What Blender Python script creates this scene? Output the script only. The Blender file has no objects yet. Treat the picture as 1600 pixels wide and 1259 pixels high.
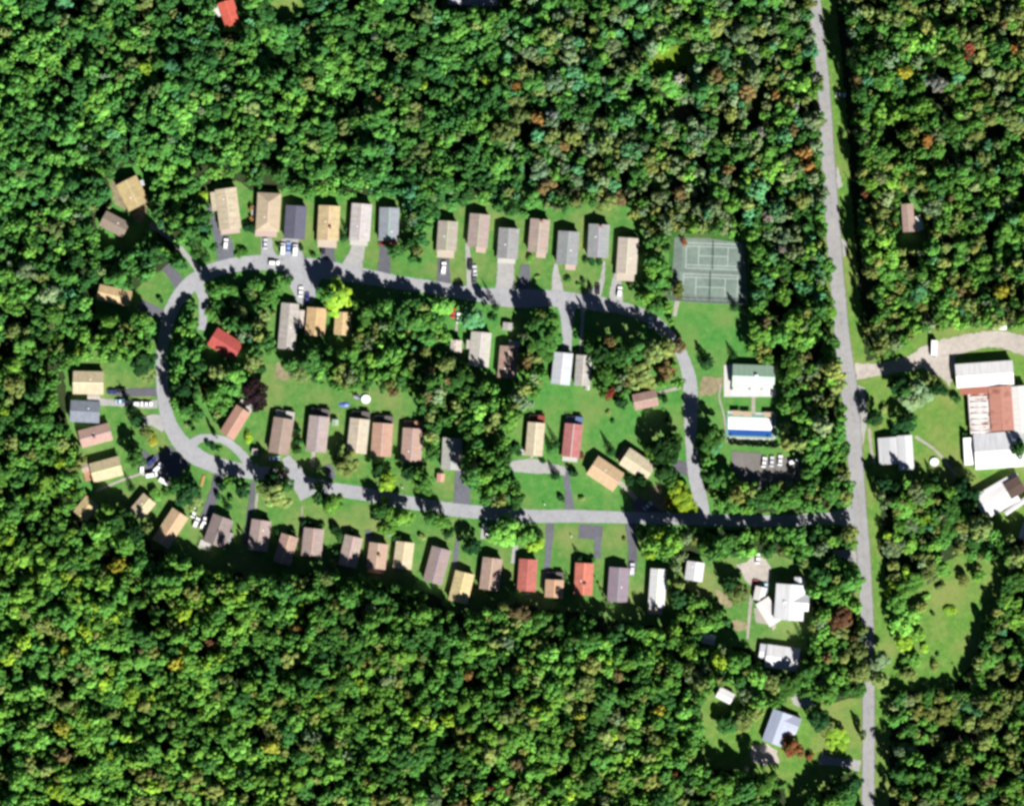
import bpy, math, random
import numpy as np
from mathutils import Vector, Matrix

random.seed(7)
SC = bpy.context.scene
COL = SC.collection

# ------------------------------------------------------------------ camera, world, sun, exposure
PX = 0.28                                   # metres of ground per unit of the plan (1600 x 1259 units)
CAM_H = 2600.0
cam_data = bpy.data.cameras.new("camera")
cam = bpy.data.objects.new("camera", cam_data)
COL.objects.link(cam)
cam.location = (0, 0, CAM_H)
cam.rotation_euler = (0, 0, 0)
cam_data.sensor_width = 36.0
cam_data.sensor_fit = 'HORIZONTAL'
cam_data.lens = 36.0 * CAM_H / (1600 * PX)
cam_data.clip_start = 10.0
cam_data.clip_end = 20000.0
SC.camera = cam

SUN_EL, SUN_AZ = math.radians(42), math.radians(153)     # azimuth clockwise from north (+Y)
w = bpy.data.worlds.new("World")
SC.world = w
w.use_nodes = True
nt = w.node_tree
bg = nt.nodes["Background"]
sky = nt.nodes.new("ShaderNodeTexSky")
sky.sky_type = 'NISHITA'
sky.sun_disc = False
sky.sun_elevation = SUN_EL
sky.sun_rotation = SUN_AZ
sky.altitude = 1500
sky.air_density = 0.4
sky.dust_density = 0.1
sky.ozone_density = 1.5
nt.links.new(sky.outputs[0], bg.inputs[0])
bg.inputs[1].default_value = 0.05

sun_data = bpy.data.lights.new("sun", 'SUN')
sun_data.energy = 5.0
sun_data.angle = math.radians(0.53)
sun_data.color = (1.0, 0.955, 0.88)
sun = bpy.data.objects.new("sun", sun_data)
COL.objects.link(sun)
sun_dir = Vector((math.sin(SUN_AZ) * math.cos(SUN_EL), math.cos(SUN_AZ) * math.cos(SUN_EL), math.sin(SUN_EL)))
sun.rotation_euler = sun_dir.to_track_quat('Z', 'Y').to_euler()
sun.location = sun_dir * 400

SC.view_settings.view_transform = 'Standard'
SC.view_settings.look = 'None'
SC.view_settings.gamma = 1.0
SC.view_settings.use_curve_mapping = False
SC.view_settings.exposure = 1.25
SC.render.engine = 'CYCLES'
SC.cycles.max_bounces = 4
SC.cycles.diffuse_bounces = 2
SC.cycles.glossy_bounces = 2
SC.cycles.transmission_bounces = 3
SC.cycles.transparent_max_bounces = 6
SC.cycles.use_denoising = True
SC.cycles.filter_width = 3.0

# ------------------------------------------------------------------ small helpers
K_LIT = 2.6                                 # what a sunlit level surface is multiplied by at this sun and exposure


def lin(c):
    c /= 255.0
    return c / 12.92 if c <= 0.04045 else ((c + 0.055) / 1.055) ** 2.4


def P(r, g, b, k=1.0):
    """base colour of a surface that looks like this (sRGB) in full sun"""
    return tuple(min(0.82, max(0.004, lin(v) / K_LIT * k)) for v in (r, g, b))


def pt(x, y, z=0.0):
    return Vector(((x - 800) * PX, (629.5 - y) * PX, z))


def tag(o, label=None, cat=None, group=None, kind=None):
    if label: o["label"] = label
    if cat: o["category"] = cat
    if group: o["group"] = group
    if kind: o["kind"] = kind
    return o


def link(name, me, parent=None, loc=None, rotz=0.0):
    o = bpy.data.objects.new(name, me)
    COL.objects.link(o)
    if parent is not None: o.parent = parent
    if loc is not None: o.location = loc
    o.rotation_euler = (0, 0, rotz)
    return o


def empty(name, x, y, z=0.1, ang=0.0):
    o = bpy.data.objects.new(name, None)
    o.empty_display_size = 0.5
    COL.objects.link(o)
    o.location = pt(x, y, z)
    o.rotation_euler = (0, 0, -math.radians(ang))
    return o


class MB:
    """collects boxes, prisms and sheets into one mesh"""
    def __init__(s): s.v, s.f, s.m = [], [], []

    def poly(s, pts, faces, mi=0):
        b = len(s.v)
        s.v += [tuple(p) for p in pts]
        s.f += [[b + i for i in f] for f in faces]
        s.m += [mi] * len(faces)
        return s

    def box(s, x0, x1, y0, y1, z0, z1, mi=0, rot=0.0, taper=0.0):
        cx, cy = (x0 + x1) / 2, (y0 + y1) / 2
        c, n = math.cos(rot), math.sin(rot)
        pts = []
        for z, t in ((z0, 0), (z1, taper)):
            for x, y in ((x0 + t, y0 + t), (x1 - t, y0 + t), (x1 - t, y1 - t), (x0 + t, y1 - t)):
                dx, dy = x - cx, y - cy
                pts.append((cx + dx * c - dy * n, cy + dx * n + dy * c, z))
        return s.poly(pts, [(3, 2, 1, 0), (4, 5, 6, 7), (0, 1, 5, 4), (1, 2, 6, 5), (2, 3, 7, 6), (3, 0, 4, 7)], mi)

    def prism(s, prof, x0, x1, mi=0):
        """profile in (y, z), extruded along x"""
        n = len(prof)
        pts = [(x0, y, z) for y, z in prof] + [(x1, y, z) for y, z in prof]
        fs = [tuple(range(n - 1, -1, -1)), tuple(range(n, 2 * n))]
        fs += [(i, (i + 1) % n, n + (i + 1) % n, n + i) for i in range(n)]
        return s.poly(pts, fs, mi)

    def cyl(s, x, y, z0, z1, r, n=10, mi=0, r1=None, ry=1.0):
        r1 = r if r1 is None else r1
        a = [2 * math.pi * i / n for i in range(n)]
        pts = [(x + r * math.cos(t), y + ry * r * math.sin(t), z0) for t in a] + [(x + r1 * math.cos(t), y + ry * r1 * math.sin(t), z1) for t in a]
        fs = [tuple(range(n - 1, -1, -1)), tuple(range(n, 2 * n))] + [(i, (i + 1) % n, n + (i + 1) % n, n + i) for i in range(n)]
        return s.poly(pts, fs, mi)

    def wheel(s, x, y, z, r, wd, n=14, mi=0):
        a = [2 * math.pi * i / n for i in range(n)]
        pts = [(x - wd / 2, y + r * math.cos(t), z + r * math.sin(t)) for t in a] + [(x + wd / 2, y + r * math.cos(t), z + r * math.sin(t)) for t in a]
        fs = [tuple(range(n - 1, -1, -1)), tuple(range(n, 2 * n))] + [(i, (i + 1) % n, n + (i + 1) % n, n + i) for i in range(n)]
        return s.poly(pts, fs, mi)

    def mesh(s, name, *mats):
        me = bpy.data.meshes.new(name)
        me.from_pydata(s.v, [], s.f)
        for m in mats: me.materials.append(m)
        if len(mats) > 1:
            me.polygons.foreach_set("material_index", s.m)
        me.update()
        return me

    def build(s, name, mats, parent=None, loc=None, rotz=0.0):
        mats = mats if isinstance(mats, (list, tuple)) else [mats]
        return link(name, s.mesh(name, *mats), parent, loc, rotz)


# ------------------------------------------------------------------ materials
MATS = {}


def new_mat(name):
    m = bpy.data.materials.new(name)
    m.use_nodes = True
    return m, m.node_tree, m.node_tree.nodes["Principled BSDF"]


def noise(t, vec, scale, detail=4, rough=0.6, w=None):
    n = t.nodes.new("ShaderNodeTexNoise")
    n.inputs["Scale"].default_value = scale
    n.inputs["Detail"].default_value = detail
    n.inputs["Roughness"].default_value = rough
    t.links.new(vec, n.inputs["Vector"])
    return n.outputs["Fac"]


def ramp(t, fac, stops):
    r = t.nodes.new("ShaderNodeValToRGB")
    e = r.color_ramp.elements
    while len(e) < len(stops): e.new(0.5)
    for el, (p, c) in zip(e, stops):
        el.position = p
        el.color = (*c, 1)
    t.links.new(fac, r.inputs[0])
    return r.outputs[0]


def mix(t, fac, a, b, mode='MIX'):
    n = t.nodes.new("ShaderNodeMix")
    n.data_type = 'RGBA'
    n.blend_type = mode
    for sock, v in ((n.inputs[0], fac), (n.inputs[6], a), (n.inputs[7], b)):
        if isinstance(v, (int, float)): sock.default_value = v
        elif isinstance(v, tuple): sock.default_value = (*v, 1)
        else: t.links.new(v, sock)
    return n.outputs[2]


def coords(t, kind="Object", scale=None):
    c = t.nodes.new("ShaderNodeTexCoord").outputs[kind]
    if scale:
        mp = t.nodes.new("ShaderNodeMapping")
        mp.inputs["Scale"].default_value = scale
        t.links.new(c, mp.inputs[0])
        c = mp.outputs[0]
    return c


def bump(t, bsdf, h, strength=0.4, dist=0.1):
    b = t.nodes.new("ShaderNodeBump")
    b.inputs["Strength"].default_value = strength
    b.inputs["Distance"].default_value = dist
    t.links.new(h, b.inputs["Height"])
    t.links.new(b.outputs[0], bsdf.inputs["Normal"])


def grey(a, lo, hi):
    return [(0.3, (lo,) * 3), (0.7, (hi,) * 3)]


def plain(name, col, rough=0.6, var=0.12, scale=1.5, metal=0.0):
    """a surface of one colour with soft uneven wear"""
    key = ("plain", name)
    if key in MATS: return MATS[key]
    m, t, b = new_mat(name)
    v = coords(t)
    f = noise(t, v, scale, 5)
    c = mix(t, 1.0, tuple(col), ramp(t, f, [(0.25, (1 - var,) * 3), (0.75, (1 + var,) * 3)]), 'MULTIPLY')
    t.links.new(c, b.inputs["Base Color"])
    b.inputs["Roughness"].default_value = rough
    b.inputs["Metallic"].default_value = metal
    MATS[key] = m
    return m


def shingle(col, stain=0.25):
    """asphalt shingles: rows across the slope, blotches, streaks that run down from the ridge"""
    key = ("shingle",) + tuple(round(c, 3) for c in col)
    if key in MATS: return MATS[key]
    m, t, b = new_mat("shingle_roof")
    v = coords(t)
    obi = t.nodes.new("ShaderNodeObjectInfo")
    ad = t.nodes.new("ShaderNodeVectorMath"); ad.operation = 'MULTIPLY_ADD'
    t.links.new(obi.outputs["Random"], ad.inputs[0]); ad.inputs[1].default_value = (50, 50, 50)
    t.links.new(v, ad.inputs[2])
    v2 = ad.outputs[0]
    mp = t.nodes.new("ShaderNodeMapping"); mp.inputs["Scale"].default_value = (0.12, 1.4, 0.3)
    t.links.new(v2, mp.inputs[0])
    blot = noise(t, v2, 0.45, 5, 0.65)
    streak = noise(t, mp.outputs[0], 1.0, 4, 0.6)
    tab = t.nodes.new("ShaderNodeTexVoronoi"); tab.inputs["Scale"].default_value = 3.2
    t.links.new(v2, tab.inputs["Vector"])
    col = tuple(min(.8, q * 1.3) for q in col)
    c = mix(t, 1.0, tuple(col), ramp(t, blot, [(0.3, (1 - stain * .8,) * 3), (0.7, (1 + stain * .5,) * 3)]), 'MULTIPLY')
    c = mix(t, 1.0, c, ramp(t, streak, [(0.3, (1 - stain,) * 3), (0.62, (1.03,) * 3)]), 'MULTIPLY')
    c = mix(t, 0.16, c, tab.outputs["Color"], 'OVERLAY')
    t.links.new(c, b.inputs["Base Color"])
    b.inputs["Roughness"].default_value = 0.85
    wv = t.nodes.new("ShaderNodeTexWave"); wv.inputs["Scale"].default_value = 1.6
    t.links.new(v, wv.inputs[0])
    bump(t, b, wv.outputs["Fac"], 0.25, 0.03)
    MATS[key] = m
    return m


def metal_roof(col, rust=0.0, axis=1):
    key = ("metal", axis, rust) + tuple(round(c, 3) for c in col)
    if key in MATS: return MATS[key]
    m, t, b = new_mat("sheet_metal_roof")
    v = coords(t)
    sc = (0.9, 0.08, 0.3) if axis else (0.08, 0.9, 0.3)
    mp = t.nodes.new("ShaderNodeMapping"); mp.inputs["Scale"].default_value = sc
    t.links.new(v, mp.inputs[0])
    st = noise(t, mp.outputs[0], 1.4, 4)
    bl = noise(t, v, 0.22, 5, 0.6)
    col = tuple(min(.82, q * 1.4) for q in col)
    c = mix(t, 1.0, tuple(col), ramp(t, st, [(0.3, (.82,) * 3), (0.65, (1.05,) * 3)]), 'MULTIPLY')
    if rust > 0:
        f = ramp(t, bl, [(0.62 - rust * 0.35, (0, 0, 0)), (0.72 - rust * 0.2, (1, 1, 1))])
        c = mix(t, f, c, P(175, 105, 85))
    t.links.new(c, b.inputs["Base Color"])
    b.inputs["Roughness"].default_value = 0.5
    wv = t.nodes.new("ShaderNodeTexWave"); wv.inputs["Scale"].default_value = 0.8
    if not axis: wv.bands_direction = 'Y'
    t.links.new(v, wv.inputs[0])
    bump(t, b, wv.outputs["Fac"], 0.3, 0.04)
    MATS[key] = m
    return m


def grass_mat(name, a, b_, c_, dry, bald=0.55):
    m, t, b = new_mat(name)
    v = coords(t)
    big, mid, fine = noise(t, v, 0.045, 5, 0.6), noise(t, v, 0.3, 6, 0.7), noise(t, v, 2.2, 5, 0.75)
    c = ramp(t, mid, [(0.32, c_), (0.5, a), (0.68, b_)])
    c = mix(t, ramp(t, big, [(0.45, (0, 0, 0)), (0.68, (0.85,) * 3)]), c, dry)
    bare = noise(t, v, 0.12, 6, 0.7)
    c = mix(t, ramp(t, bare, [(0.66, (0, 0, 0)), (0.76, (bald,) * 3)]), c, P(150, 145, 95))
    c = mix(t, 1.0, c, ramp(t, fine, [(0.3, (.62,) * 3), (0.7, (1.3,) * 3)]), 'MULTIPLY')
    t.links.new(c, b.inputs["Base Color"])
    b.inputs["Roughness"].default_value = 1.0
    b.inputs["Specular IOR Level"].default_value = 0.1
    bump(t, b, fine, 0.6, 0.25)
    return m


def paving(name, col, dark=0.25, patch=0.25, tracks=False):
    m, t, b = new_mat(name)
    v = coords(t)
    big, mid, fine = noise(t, v, 0.07, 5, 0.6), noise(t, v, 0.5, 6, 0.7), noise(t, v, 5.0, 3, 0.7)
    c = mix(t, 1.0, tuple(col), ramp(t, big, [(0.3, (1 - dark,) * 3), (0.7, (1 + dark * .5,) * 3)]), 'MULTIPLY')
    c = mix(t, 1.0, c, ramp(t, mid, [(0.3, (1 - patch,) * 3), (0.6, (1.05,) * 3)]), 'MULTIPLY')
    c = mix(t, 1.0, c, ramp(t, fine, [(0.3, (.88,) * 3), (0.7, (1.1,) * 3)]), 'MULTIPLY')
    vo = t.nodes.new("ShaderNodeTexVoronoi"); vo.feature = 'DISTANCE_TO_EDGE'; vo.inputs["Scale"].default_value = 0.16
    wob = t.nodes.new("ShaderNodeVectorMath"); wob.operation = 'MULTIPLY_ADD'
    nn = t.nodes.new("ShaderNodeTexNoise"); nn.inputs["Scale"].default_value = 0.4
    t.links.new(v, nn.inputs["Vector"])
    t.links.new(nn.outputs["Color"], wob.inputs[0]); wob.inputs[1].default_value = (4, 4, 4); t.links.new(v, wob.inputs[2])
    t.links.new(wob.outputs[0], vo.inputs["Vector"])
    c = mix(t, 1.0, c, ramp(t, vo.outputs["Distance"], [(0.0, (.72,) * 3), (0.02, (1,) * 3)]), 'MULTIPLY')
    t.links.new(c, b.inputs["Base Color"])
    b.inputs["Roughness"].default_value = 0.9
    return m


def leaf_mat():
    m = bpy.data.materials.new("leaves")
    m.use_nodes = True
    t = m.node_tree
    t.nodes.clear()
    out = t.nodes.new("ShaderNodeOutputMaterial")
    at = t.nodes.new("ShaderNodeAttribute"); at.attribute_type = 'INSTANCER'; at.attribute_name = "tint"
    sh = t.nodes.new("ShaderNodeAttribute"); sh.attribute_type = 'GEOMETRY'; sh.attribute_name = "clump_tone"
    c = mix(t, 1.0, at.outputs["Color"], sh.outputs["Color"], 'MULTIPLY')
    d = t.nodes.new("ShaderNodeBsdfDiffuse")
    tr = t.nodes.new("ShaderNodeBsdfTranslucent")
    t.links.new(c, d.inputs[0])
    hs = mix(t, 0.5, c, (0.09, 0.16, 0.02))
    t.links.new(hs, tr.inputs[0])
    ms = t.nodes.new("ShaderNodeMixShader"); ms.inputs[0].default_value = 0.36
    t.links.new(d.outputs[0], ms.inputs[1]); t.links.new(tr.outputs[0], ms.inputs[2])
    t.links.new(ms.outputs[0], out.inputs[0])
    return m


M_LEAF = leaf_mat()
M_BARK = plain("bark", (0.07, 0.055, 0.042), 0.95, 0.3, 3)
M_LAWN = grass_mat("lawn_grass", P(102, 176, 84), P(134, 188, 98), P(84, 160, 72), P(150, 180, 102), 0.3)
M_YARD = grass_mat("yard_grass", P(112, 172, 84), P(146, 186, 100), P(90, 156, 72), P(168, 182, 112), 0.6)
M_MEADOW = grass_mat("meadow_grass", P(124, 178, 80), P(156, 194, 98), P(100, 160, 70), P(172, 184, 108))
M_GLADE = grass_mat("glade_grass", P(140, 182, 60), P(160, 196, 70), P(112, 160, 54), P(168, 190, 76), 0.0)
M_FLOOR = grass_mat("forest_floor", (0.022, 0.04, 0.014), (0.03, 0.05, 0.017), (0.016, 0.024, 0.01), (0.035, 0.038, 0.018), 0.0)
M_ROAD = paving("village_asphalt", P(198, 200, 208), 0.10, 0.10)
M_HWY = paving("highway_asphalt", P(192, 192, 198), 0.12, 0.08)
M_DRIVE_D = paving("fresh_asphalt", P(122, 122, 136), 0.2, 0.2)
M_DRIVE_B = paving("driveway_asphalt", P(128, 132, 146), 0.2, 0.2)
M_DRIVE_L = paving("pale_concrete", P(206, 206, 206), 0.12, 0.14)
M_PARK = paving("parking_asphalt", P(150, 146, 144), 0.2, 0.2)
M_GRAVEL = paving("gravel", P(230, 220, 212), 0.15, 0.2)
M_DIRT = paving("bare_earth", P(190, 178, 138), 0.3, 0.4)
M_WALK = paving("footpath_concrete", P(205, 200, 188), 0.15, 0.15)
M_SHOULDER = paving("verge_gravel", P(160, 160, 128), 0.35, 0.45)
M_WHITE = plain("white_paint", (0.62, 0.62, 0.62), 0.5, 0.05)
M_SIDING = plain("pale_siding", (0.55, 0.52, 0.47), 0.7, 0.06)
M_BROWN = plain("brown_siding", (0.16, 0.09, 0.06), 0.75, 0.1)
M_GLASS = plain("dark_glass", (0.02, 0.025, 0.03), 0.08, 0.05)
M_TYRE = plain("rubber", (0.02, 0.02, 0.02), 0.9, 0.1)
M_STEEL = plain("galvanised_steel", (0.4, 0.42, 0.43), 0.4, 0.1, 2, 0.6)
M_DECKW = plain("grey_deck_boards", P(222, 220, 214), 0.8, 0.2, 3)
M_DECKT = plain("tan_deck_boards", P(214, 160, 128), 0.8, 0.25, 3)
M_DECKR = plain("red_deck_boards", P(170, 70, 56), 0.8, 0.25, 3)
M_DECKB = plain("blue_deck_boards", P(110, 140, 190), 0.8, 0.2, 3)
M_DECKD = plain("dark_deck_boards", P(120, 112, 110), 0.8, 0.25, 3)
M_PORCH = plain("porch_roof_felt", P(226, 210, 194), 0.8, 0.12, 2)
M_RIDGE = plain("ridge_shingles", (0.33, 0.30, 0.27), 0.8, 0.15)
M_BRICK = plain("chimney_brick", (0.22, 0.11, 0.08), 0.85, 0.2, 6)
M_DOOR = plain("door_paint", (0.2, 0.06, 0.05), 0.5, 0.08)

# ------------------------------------------------------------------ ground sheets
LEVEL = {'lawn': (0.02, 24), 'verge': (0.12, 4), 'earth': (0.14, 4), 'drive': (0.16, 6), 'path': (0.188, 4), 'road': (0.208, 6)}   # each sheet lies 4 mm above the one below
KIND_LEVEL = {'lawn': 'lawn', 'verge': 'verge', 'dirt_yard': 'earth', 'dirt_patch': 'earth', 'gravel_yard': 'earth', 'gravel_road': 'earth', 'lay_by': 'drive', 'road_junction': 'drive', 'driveway': 'drive',
              'car_park': 'drive', 'footpath': 'path', 'patio': 'path', 'pool_terrace': 'path', 'court_pad': 'path', 'road_shoulder': 'road', 'village_road': 'road', 'highway': 'road', 'lane_line': 'road'}
COUNT = {}
Z = [0.2]                                    # height at which things stand on paved ground


def next_z(name):
    k = KIND_LEVEL[name]
    base, n = LEVEL[k]
    i = COUNT.get(k, 0)
    COUNT[k] = i + 1
    return base + 0.004 * (i % n)


def rough_outline(pts, jit=1.0, step=5.0, seed=0):
    rnd = random.Random(seed)
    out = []
    n = len(pts)
    for i in range(n):
        a, b = Vector(pts[i]), Vector(pts[(i + 1) % n])
        k = max(1, int((b - a).length / step))
        for j in range(k):
            p = a.lerp(b, j / k)
            out.append((p.x + rnd.uniform(-jit, jit), p.y + rnd.uniform(-jit, jit)))
    return out


def sheet(name, pts, mat, jit=1.0, z=None, kind='structure', step=5.0):
    z = next_z(name) if z is None else z
    o = rough_outline(pts, jit, step, len(pts) + int(pts[0][0]))
    me = bpy.data.meshes.new(name)
    v = [tuple(pt(x, y, z)) for x, y in o]
    area = sum(v[i][0] * v[(i + 1) % len(v)][1] - v[(i + 1) % len(v)][0] * v[i][1] for i in range(len(v)))
    if area < 0: v.reverse()
    me.from_pydata(v, [], [list(range(len(v)))])
    me.materials.append(mat)
    ob = link(name, me)
    ob["kind"] = kind
    return ob


def smooth_line(pts, step=4.0):
    """Catmull-Rom through (x, y, width)"""
    p = [Vector((a[0], a[1], a[2])) for a in pts]
    p = [p[0] * 2 - p[1]] + p + [p[-1] * 2 - p[-2]]
    out = []
    for i in range(1, len(p) - 2):
        k = max(2, int((p[i + 1] - p[i]).length / step))
        for j in range(k):
            t = j / k
            out.append(0.5 * ((2 * p[i]) + (p[i + 1] - p[i - 1]) * t + (2 * p[i - 1] - 5 * p[i] + 4 * p[i + 1] - p[i + 2]) * t * t
                              + (3 * p[i] - p[i - 1] - 3 * p[i + 1] + p[i + 2]) * t ** 3))
    out.append(p[-2])
    return out


def ribbon(name, pts, mat, jit=0.5, extra=0.0, z=None, kind='structure'):
    z = next_z(name) if z is None else z
    line = smooth_line(pts)
    rnd = random.Random(int(pts[0][0] * 7 + pts[0][1]))
    v, f = [], []
    for i, p in enumerate(line):
        d = (line[min(i + 1, len(line) - 1)] - line[max(i - 1, 0)])
        n = Vector((-d.y, d.x)).normalized()
        h = p.z / 2 + extra
        for s in (-1, 1):
            hh = s * (h + rnd.uniform(-jit, jit))
            v.append(tuple(pt(p.x + n.x * hh, p.y + n.y * hh, z)))
        if i:
            b = 2 * i
            f.append((b - 2, b - 1, b + 1, b))
    me = bpy.data.meshes.new(name)
    me.from_pydata(v, [], f)
    me.materials.append(mat)
    o = link(name, me)
    if len(f) and me.polygons[0].normal.z < 0: me.flip_normals()
    o["kind"] = kind
    return o


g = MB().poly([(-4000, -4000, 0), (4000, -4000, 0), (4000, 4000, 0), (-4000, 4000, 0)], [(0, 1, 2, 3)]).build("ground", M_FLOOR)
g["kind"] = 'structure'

CLEAR = {
 'north_row': [(322,300),(345,285),(380,285),(395,300),(420,296),(447,300),(470,315),(530,318),(550,312),(585,312),(630,318),(632,345),(628,380),(625,400),(650,412),(680,408),(672,380),(680,340),(725,322),(745,316),(775,335),(790,342),(815,342),(845,328),(868,336),(900,330),(960,326),(1004,350),(1004,440),(985,475),(900,458),(800,452),(700,437),(620,428),(560,415),(500,402),(440,398),(345,408),(335,350)],
 'green': [(1046,366),(1165,372),(1175,475),(1168,478),(1168,540),(1160,566),(1212,566),(1218,625),(1215,640),(1225,655),(1218,700),(1250,708),(1252,752),(1140,752),(1125,715),(1095,700),(1092,660),(1096,600),(1085,560),(1058,522),(1050,480)],
 'west_bank': [(200,470),(232,440),(262,420),(292,448),(262,500),(222,488)],
 'west_house': [(150,446),(160,442),(207,456),(207,496),(152,490)],
 'south_row': [(112,575),(170,563),(245,570),(250,640),(262,690),(300,730),(340,745),(345,760),(380,760),(400,745),(470,770),(560,785),(640,800),(760,815),(1000,825),(1000,880),(1010,884),(1046,884),(1054,955),(1046,978),(990,972),(950,968),(900,955),(850,952),(800,938),(770,944),(745,956),(700,956),(680,930),(640,912),(610,906),(560,898),(500,886),(460,894),(425,900),(385,892),(330,890),(285,868),(240,856),(245,815),(205,808),(200,790),(165,782),(150,812),(118,795),(125,775),(170,765),(137,752),(140,708),(118,690),(120,660),(108,645),(108,620)],
 'mid_row': [(392,592),(430,570),(460,590),(520,612),(600,612),(640,632),(660,660),(668,720),(686,735),(688,690),(690,682),(725,680),(727,740),(742,785),(640,785),(600,772),(520,770),(480,768),(440,745),(400,735),(370,700),(345,690),(290,700),(266,660),(300,662),(340,660),(372,625)],
 'east_mid': [(800,690),(812,650),(830,630),(850,605),(858,548),(872,480),(915,480),(915,545),(905,560),(900,575),(905,612),(940,622),(980,640),(985,612),(1030,606),(1060,604),(1078,700),(1062,745),(1086,800),(890,797),(822,792),(820,750),(795,742)],
 'upper_inner': [(430,470),(455,440),(492,440),(492,470),(512,482),(512,496),(550,488),(554,530),(545,540),(480,545),(470,562),(432,560)],
 'road_bank': [(648,452),(700,458),(760,468),(825,480),(822,500),(780,502),(720,492),(690,488),(672,470),(650,466)],
 'road_bank_west': [(330,424),(430,420),(440,436),(400,438),(340,444)],
 'shade_strip': [(922,486),(975,492),(1020,508),(1040,528),(1010,530),(960,524),(922,528)],
 'shade_strip_west': [(556,444),(640,450),(650,462),(600,470),(556,470)],
 'red_house': [(345,510),(384,538),(384,572),(326,572),(322,532)],
 'shed_yard': [(692,482),(722,480),(722,512),(768,516),(784,482),(812,484),(812,600),(782,608),(764,592),(736,572),(700,554),(702,510)],
 'nw_house': [(170,280),(200,260),(232,272),(236,330),(252,355),(215,380),(205,390),(156,388),(155,340),(182,335)],
 'farm': [(1062,874),(1105,872),(1112,880),(1145,868),(1212,868),(1265,890),(1264,960),(1258,1000),(1250,1045),(1185,1047),(1170,1005),(1095,1010),(1094,988),(1150,975),(1118,945),(1070,918)],
 'south_farm': [(1098,1092),(1115,1072),(1150,1072),(1160,1108),(1195,1104),(1250,1088),(1290,1100),(1345,1090),(1345,1200),(1302,1212),(1256,1250),(1246,1300),(1232,1300),(1225,1212),(1160,1202),(1130,1198),(1080,1192),(1105,1150)],
 'barn_yard': [(1336,572),(1400,556),(1425,524),(1500,512),(1600,514),(1800,520),(1800,800),(1630,850),(1560,832),(1520,775),(1490,752),(1350,748),(1338,690)],
 'meadow': [(1382,1010),(1398,955),(1445,900),(1500,870),(1575,876),(1545,960),(1518,1035),(1478,1075),(1386,1075)],
 'top_glade': [(425,-60),(485,-60),(474,18),(440,30),(428,12)],
 'north_glade': [(1006,114),(1018,94),(1045,76),(1070,74),(1084,100),(1064,106),(1040,110)],
 'top_red': [(336,-40),(382,-40),(382,48),(336,46)],
 'top_white': [(694,-60),(782,-60),(782,16),(694,16)],
 'east_house': [(1402,314),(1428,314),(1444,340),(1446,392),(1402,388)],
}
ROADS = {
 'highway': [(1262,-320,17),(1268,-60,17),(1276,30,18),(1288,150,18),(1294,250,19),(1301,350,21),(1309,450,21),(1318,545,23),(1327,610,25),(1335,700,23),(1341,780,22),(1348,850,20),(1353,930,19),(1356,1000,19),(1357,1100,18),(1357,1190,18),(1356,1280,19),(1352,1600,19)],
 'loop_south': [(1334,806,25),(1290,810,18),(1200,814,18),(1090,811,18),(1000,809,18),(900,806,20),(830,806,20),(760,801,21),(700,795,21),(640,785,20),(560,770,21),(500,760,20),(440,744,21),(380,735,22),(330,724,25),(295,704,27),(268,668,23),(256,625,19),(253,570,19),(258,520,19),(271,478,22),(298,444,25),(335,422,23),(390,411,23),(445,412,25),(500,420,29),(560,430,25),(620,441,21),(680,450,21),(740,459,22),(800,466,29),(870,467,25),(930,474,23),(975,482,19),(1012,496,18),(1042,520,18)],
 'loop_east': [(1000,490,18),(1018,499,18),(1046,524,18),(1068,560,18),(1078,600,22),(1079,640,22),(1080,690,18),(1085,740,20),(1094,778,22),(1097,806,24)],
}
BUF = {'highway': (9, ), 'loop_south': (3, )}

sheet("lawn", [(322,292),(560,306),(760,312),(1010,322),(1050,380),(1180,480),(1262,720),(1240,772),(1060,830),(1052,950),(700,930),(300,872),(112,790),(100,570),(250,440)], M_LAWN, 2.0)
for k, p in CLEAR.items():
    m = M_YARD if k in ('south_row', 'mid_row', 'farm', 'north_row', 'west_bank') else M_GLADE if k == 'north_glade' else M_MEADOW if k in ('meadow', 'top_glade', 'south_farm', 'barn_yard') else M_LAWN
    cx = sum(a for a, _ in p) / len(p); cy = sum(b for _, b in p) / len(p)
    grown = []
    for x, y in p:                              # the lawn runs a little way in under the trees
        d = math.hypot(x - cx, y - cy) or 1
        grown.append((x + (x - cx) / d * 5, y + (y - cy) / d * 5))
    sheet("lawn", grown, m, 2.2)
ribbon("verge", [(x + 8, y, 50) for x, y, _ in ROADS['highway']], M_MEADOW, 2.5)
for k in ('loop_south', 'loop_east'): ribbon("verge", [(x, y, w_ + 10) for x, y, w_ in ROADS[k]], M_LAWN, 1.5)

# bare earth, gravel and drives (all under the road surface)
sheet("dirt_yard", [(188,282),(206,278),(230,300),(230,330),(222,350),(212,345),(196,330),(180,320),(172,290),(178,278)], M_DIRT, 2.0)
sheet("dirt_patch", [(432,568),(458,566),(460,588),(444,596),(430,590)], M_DIRT, 2.5)
sheet("dirt_patch", [(1116,922),(1134,926),(1146,944),(1138,950),(1122,940)], M_DIRT, 3)
sheet("dirt_patch", [(1140,968),(1166,974),(1168,986),(1146,984)], M_DIRT, 3)
sheet("dirt_patch", [(1095,588),(1130,590),(1131,604),(1110,618),(1094,618)], M_DIRT, 2)
sheet("dirt_patch", [(1014,762),(1030,755),(1044,800),(1020,792)], M_DIRT, 2)
sheet("gravel_yard", [(1150,882),(1172,874),(1182,866),(1196,872),(1206,888),(1204,912),(1196,930),(1178,935),(1172,915),(1160,900)], M_GRAVEL, 1.6)
sheet("gravel_yard", [(1178,1164),(1200,1162),(1214,1172),(1217,1190),(1196,1196),(1174,1190),(1172,1172)], M_GRAVEL, 1.6)
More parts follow.
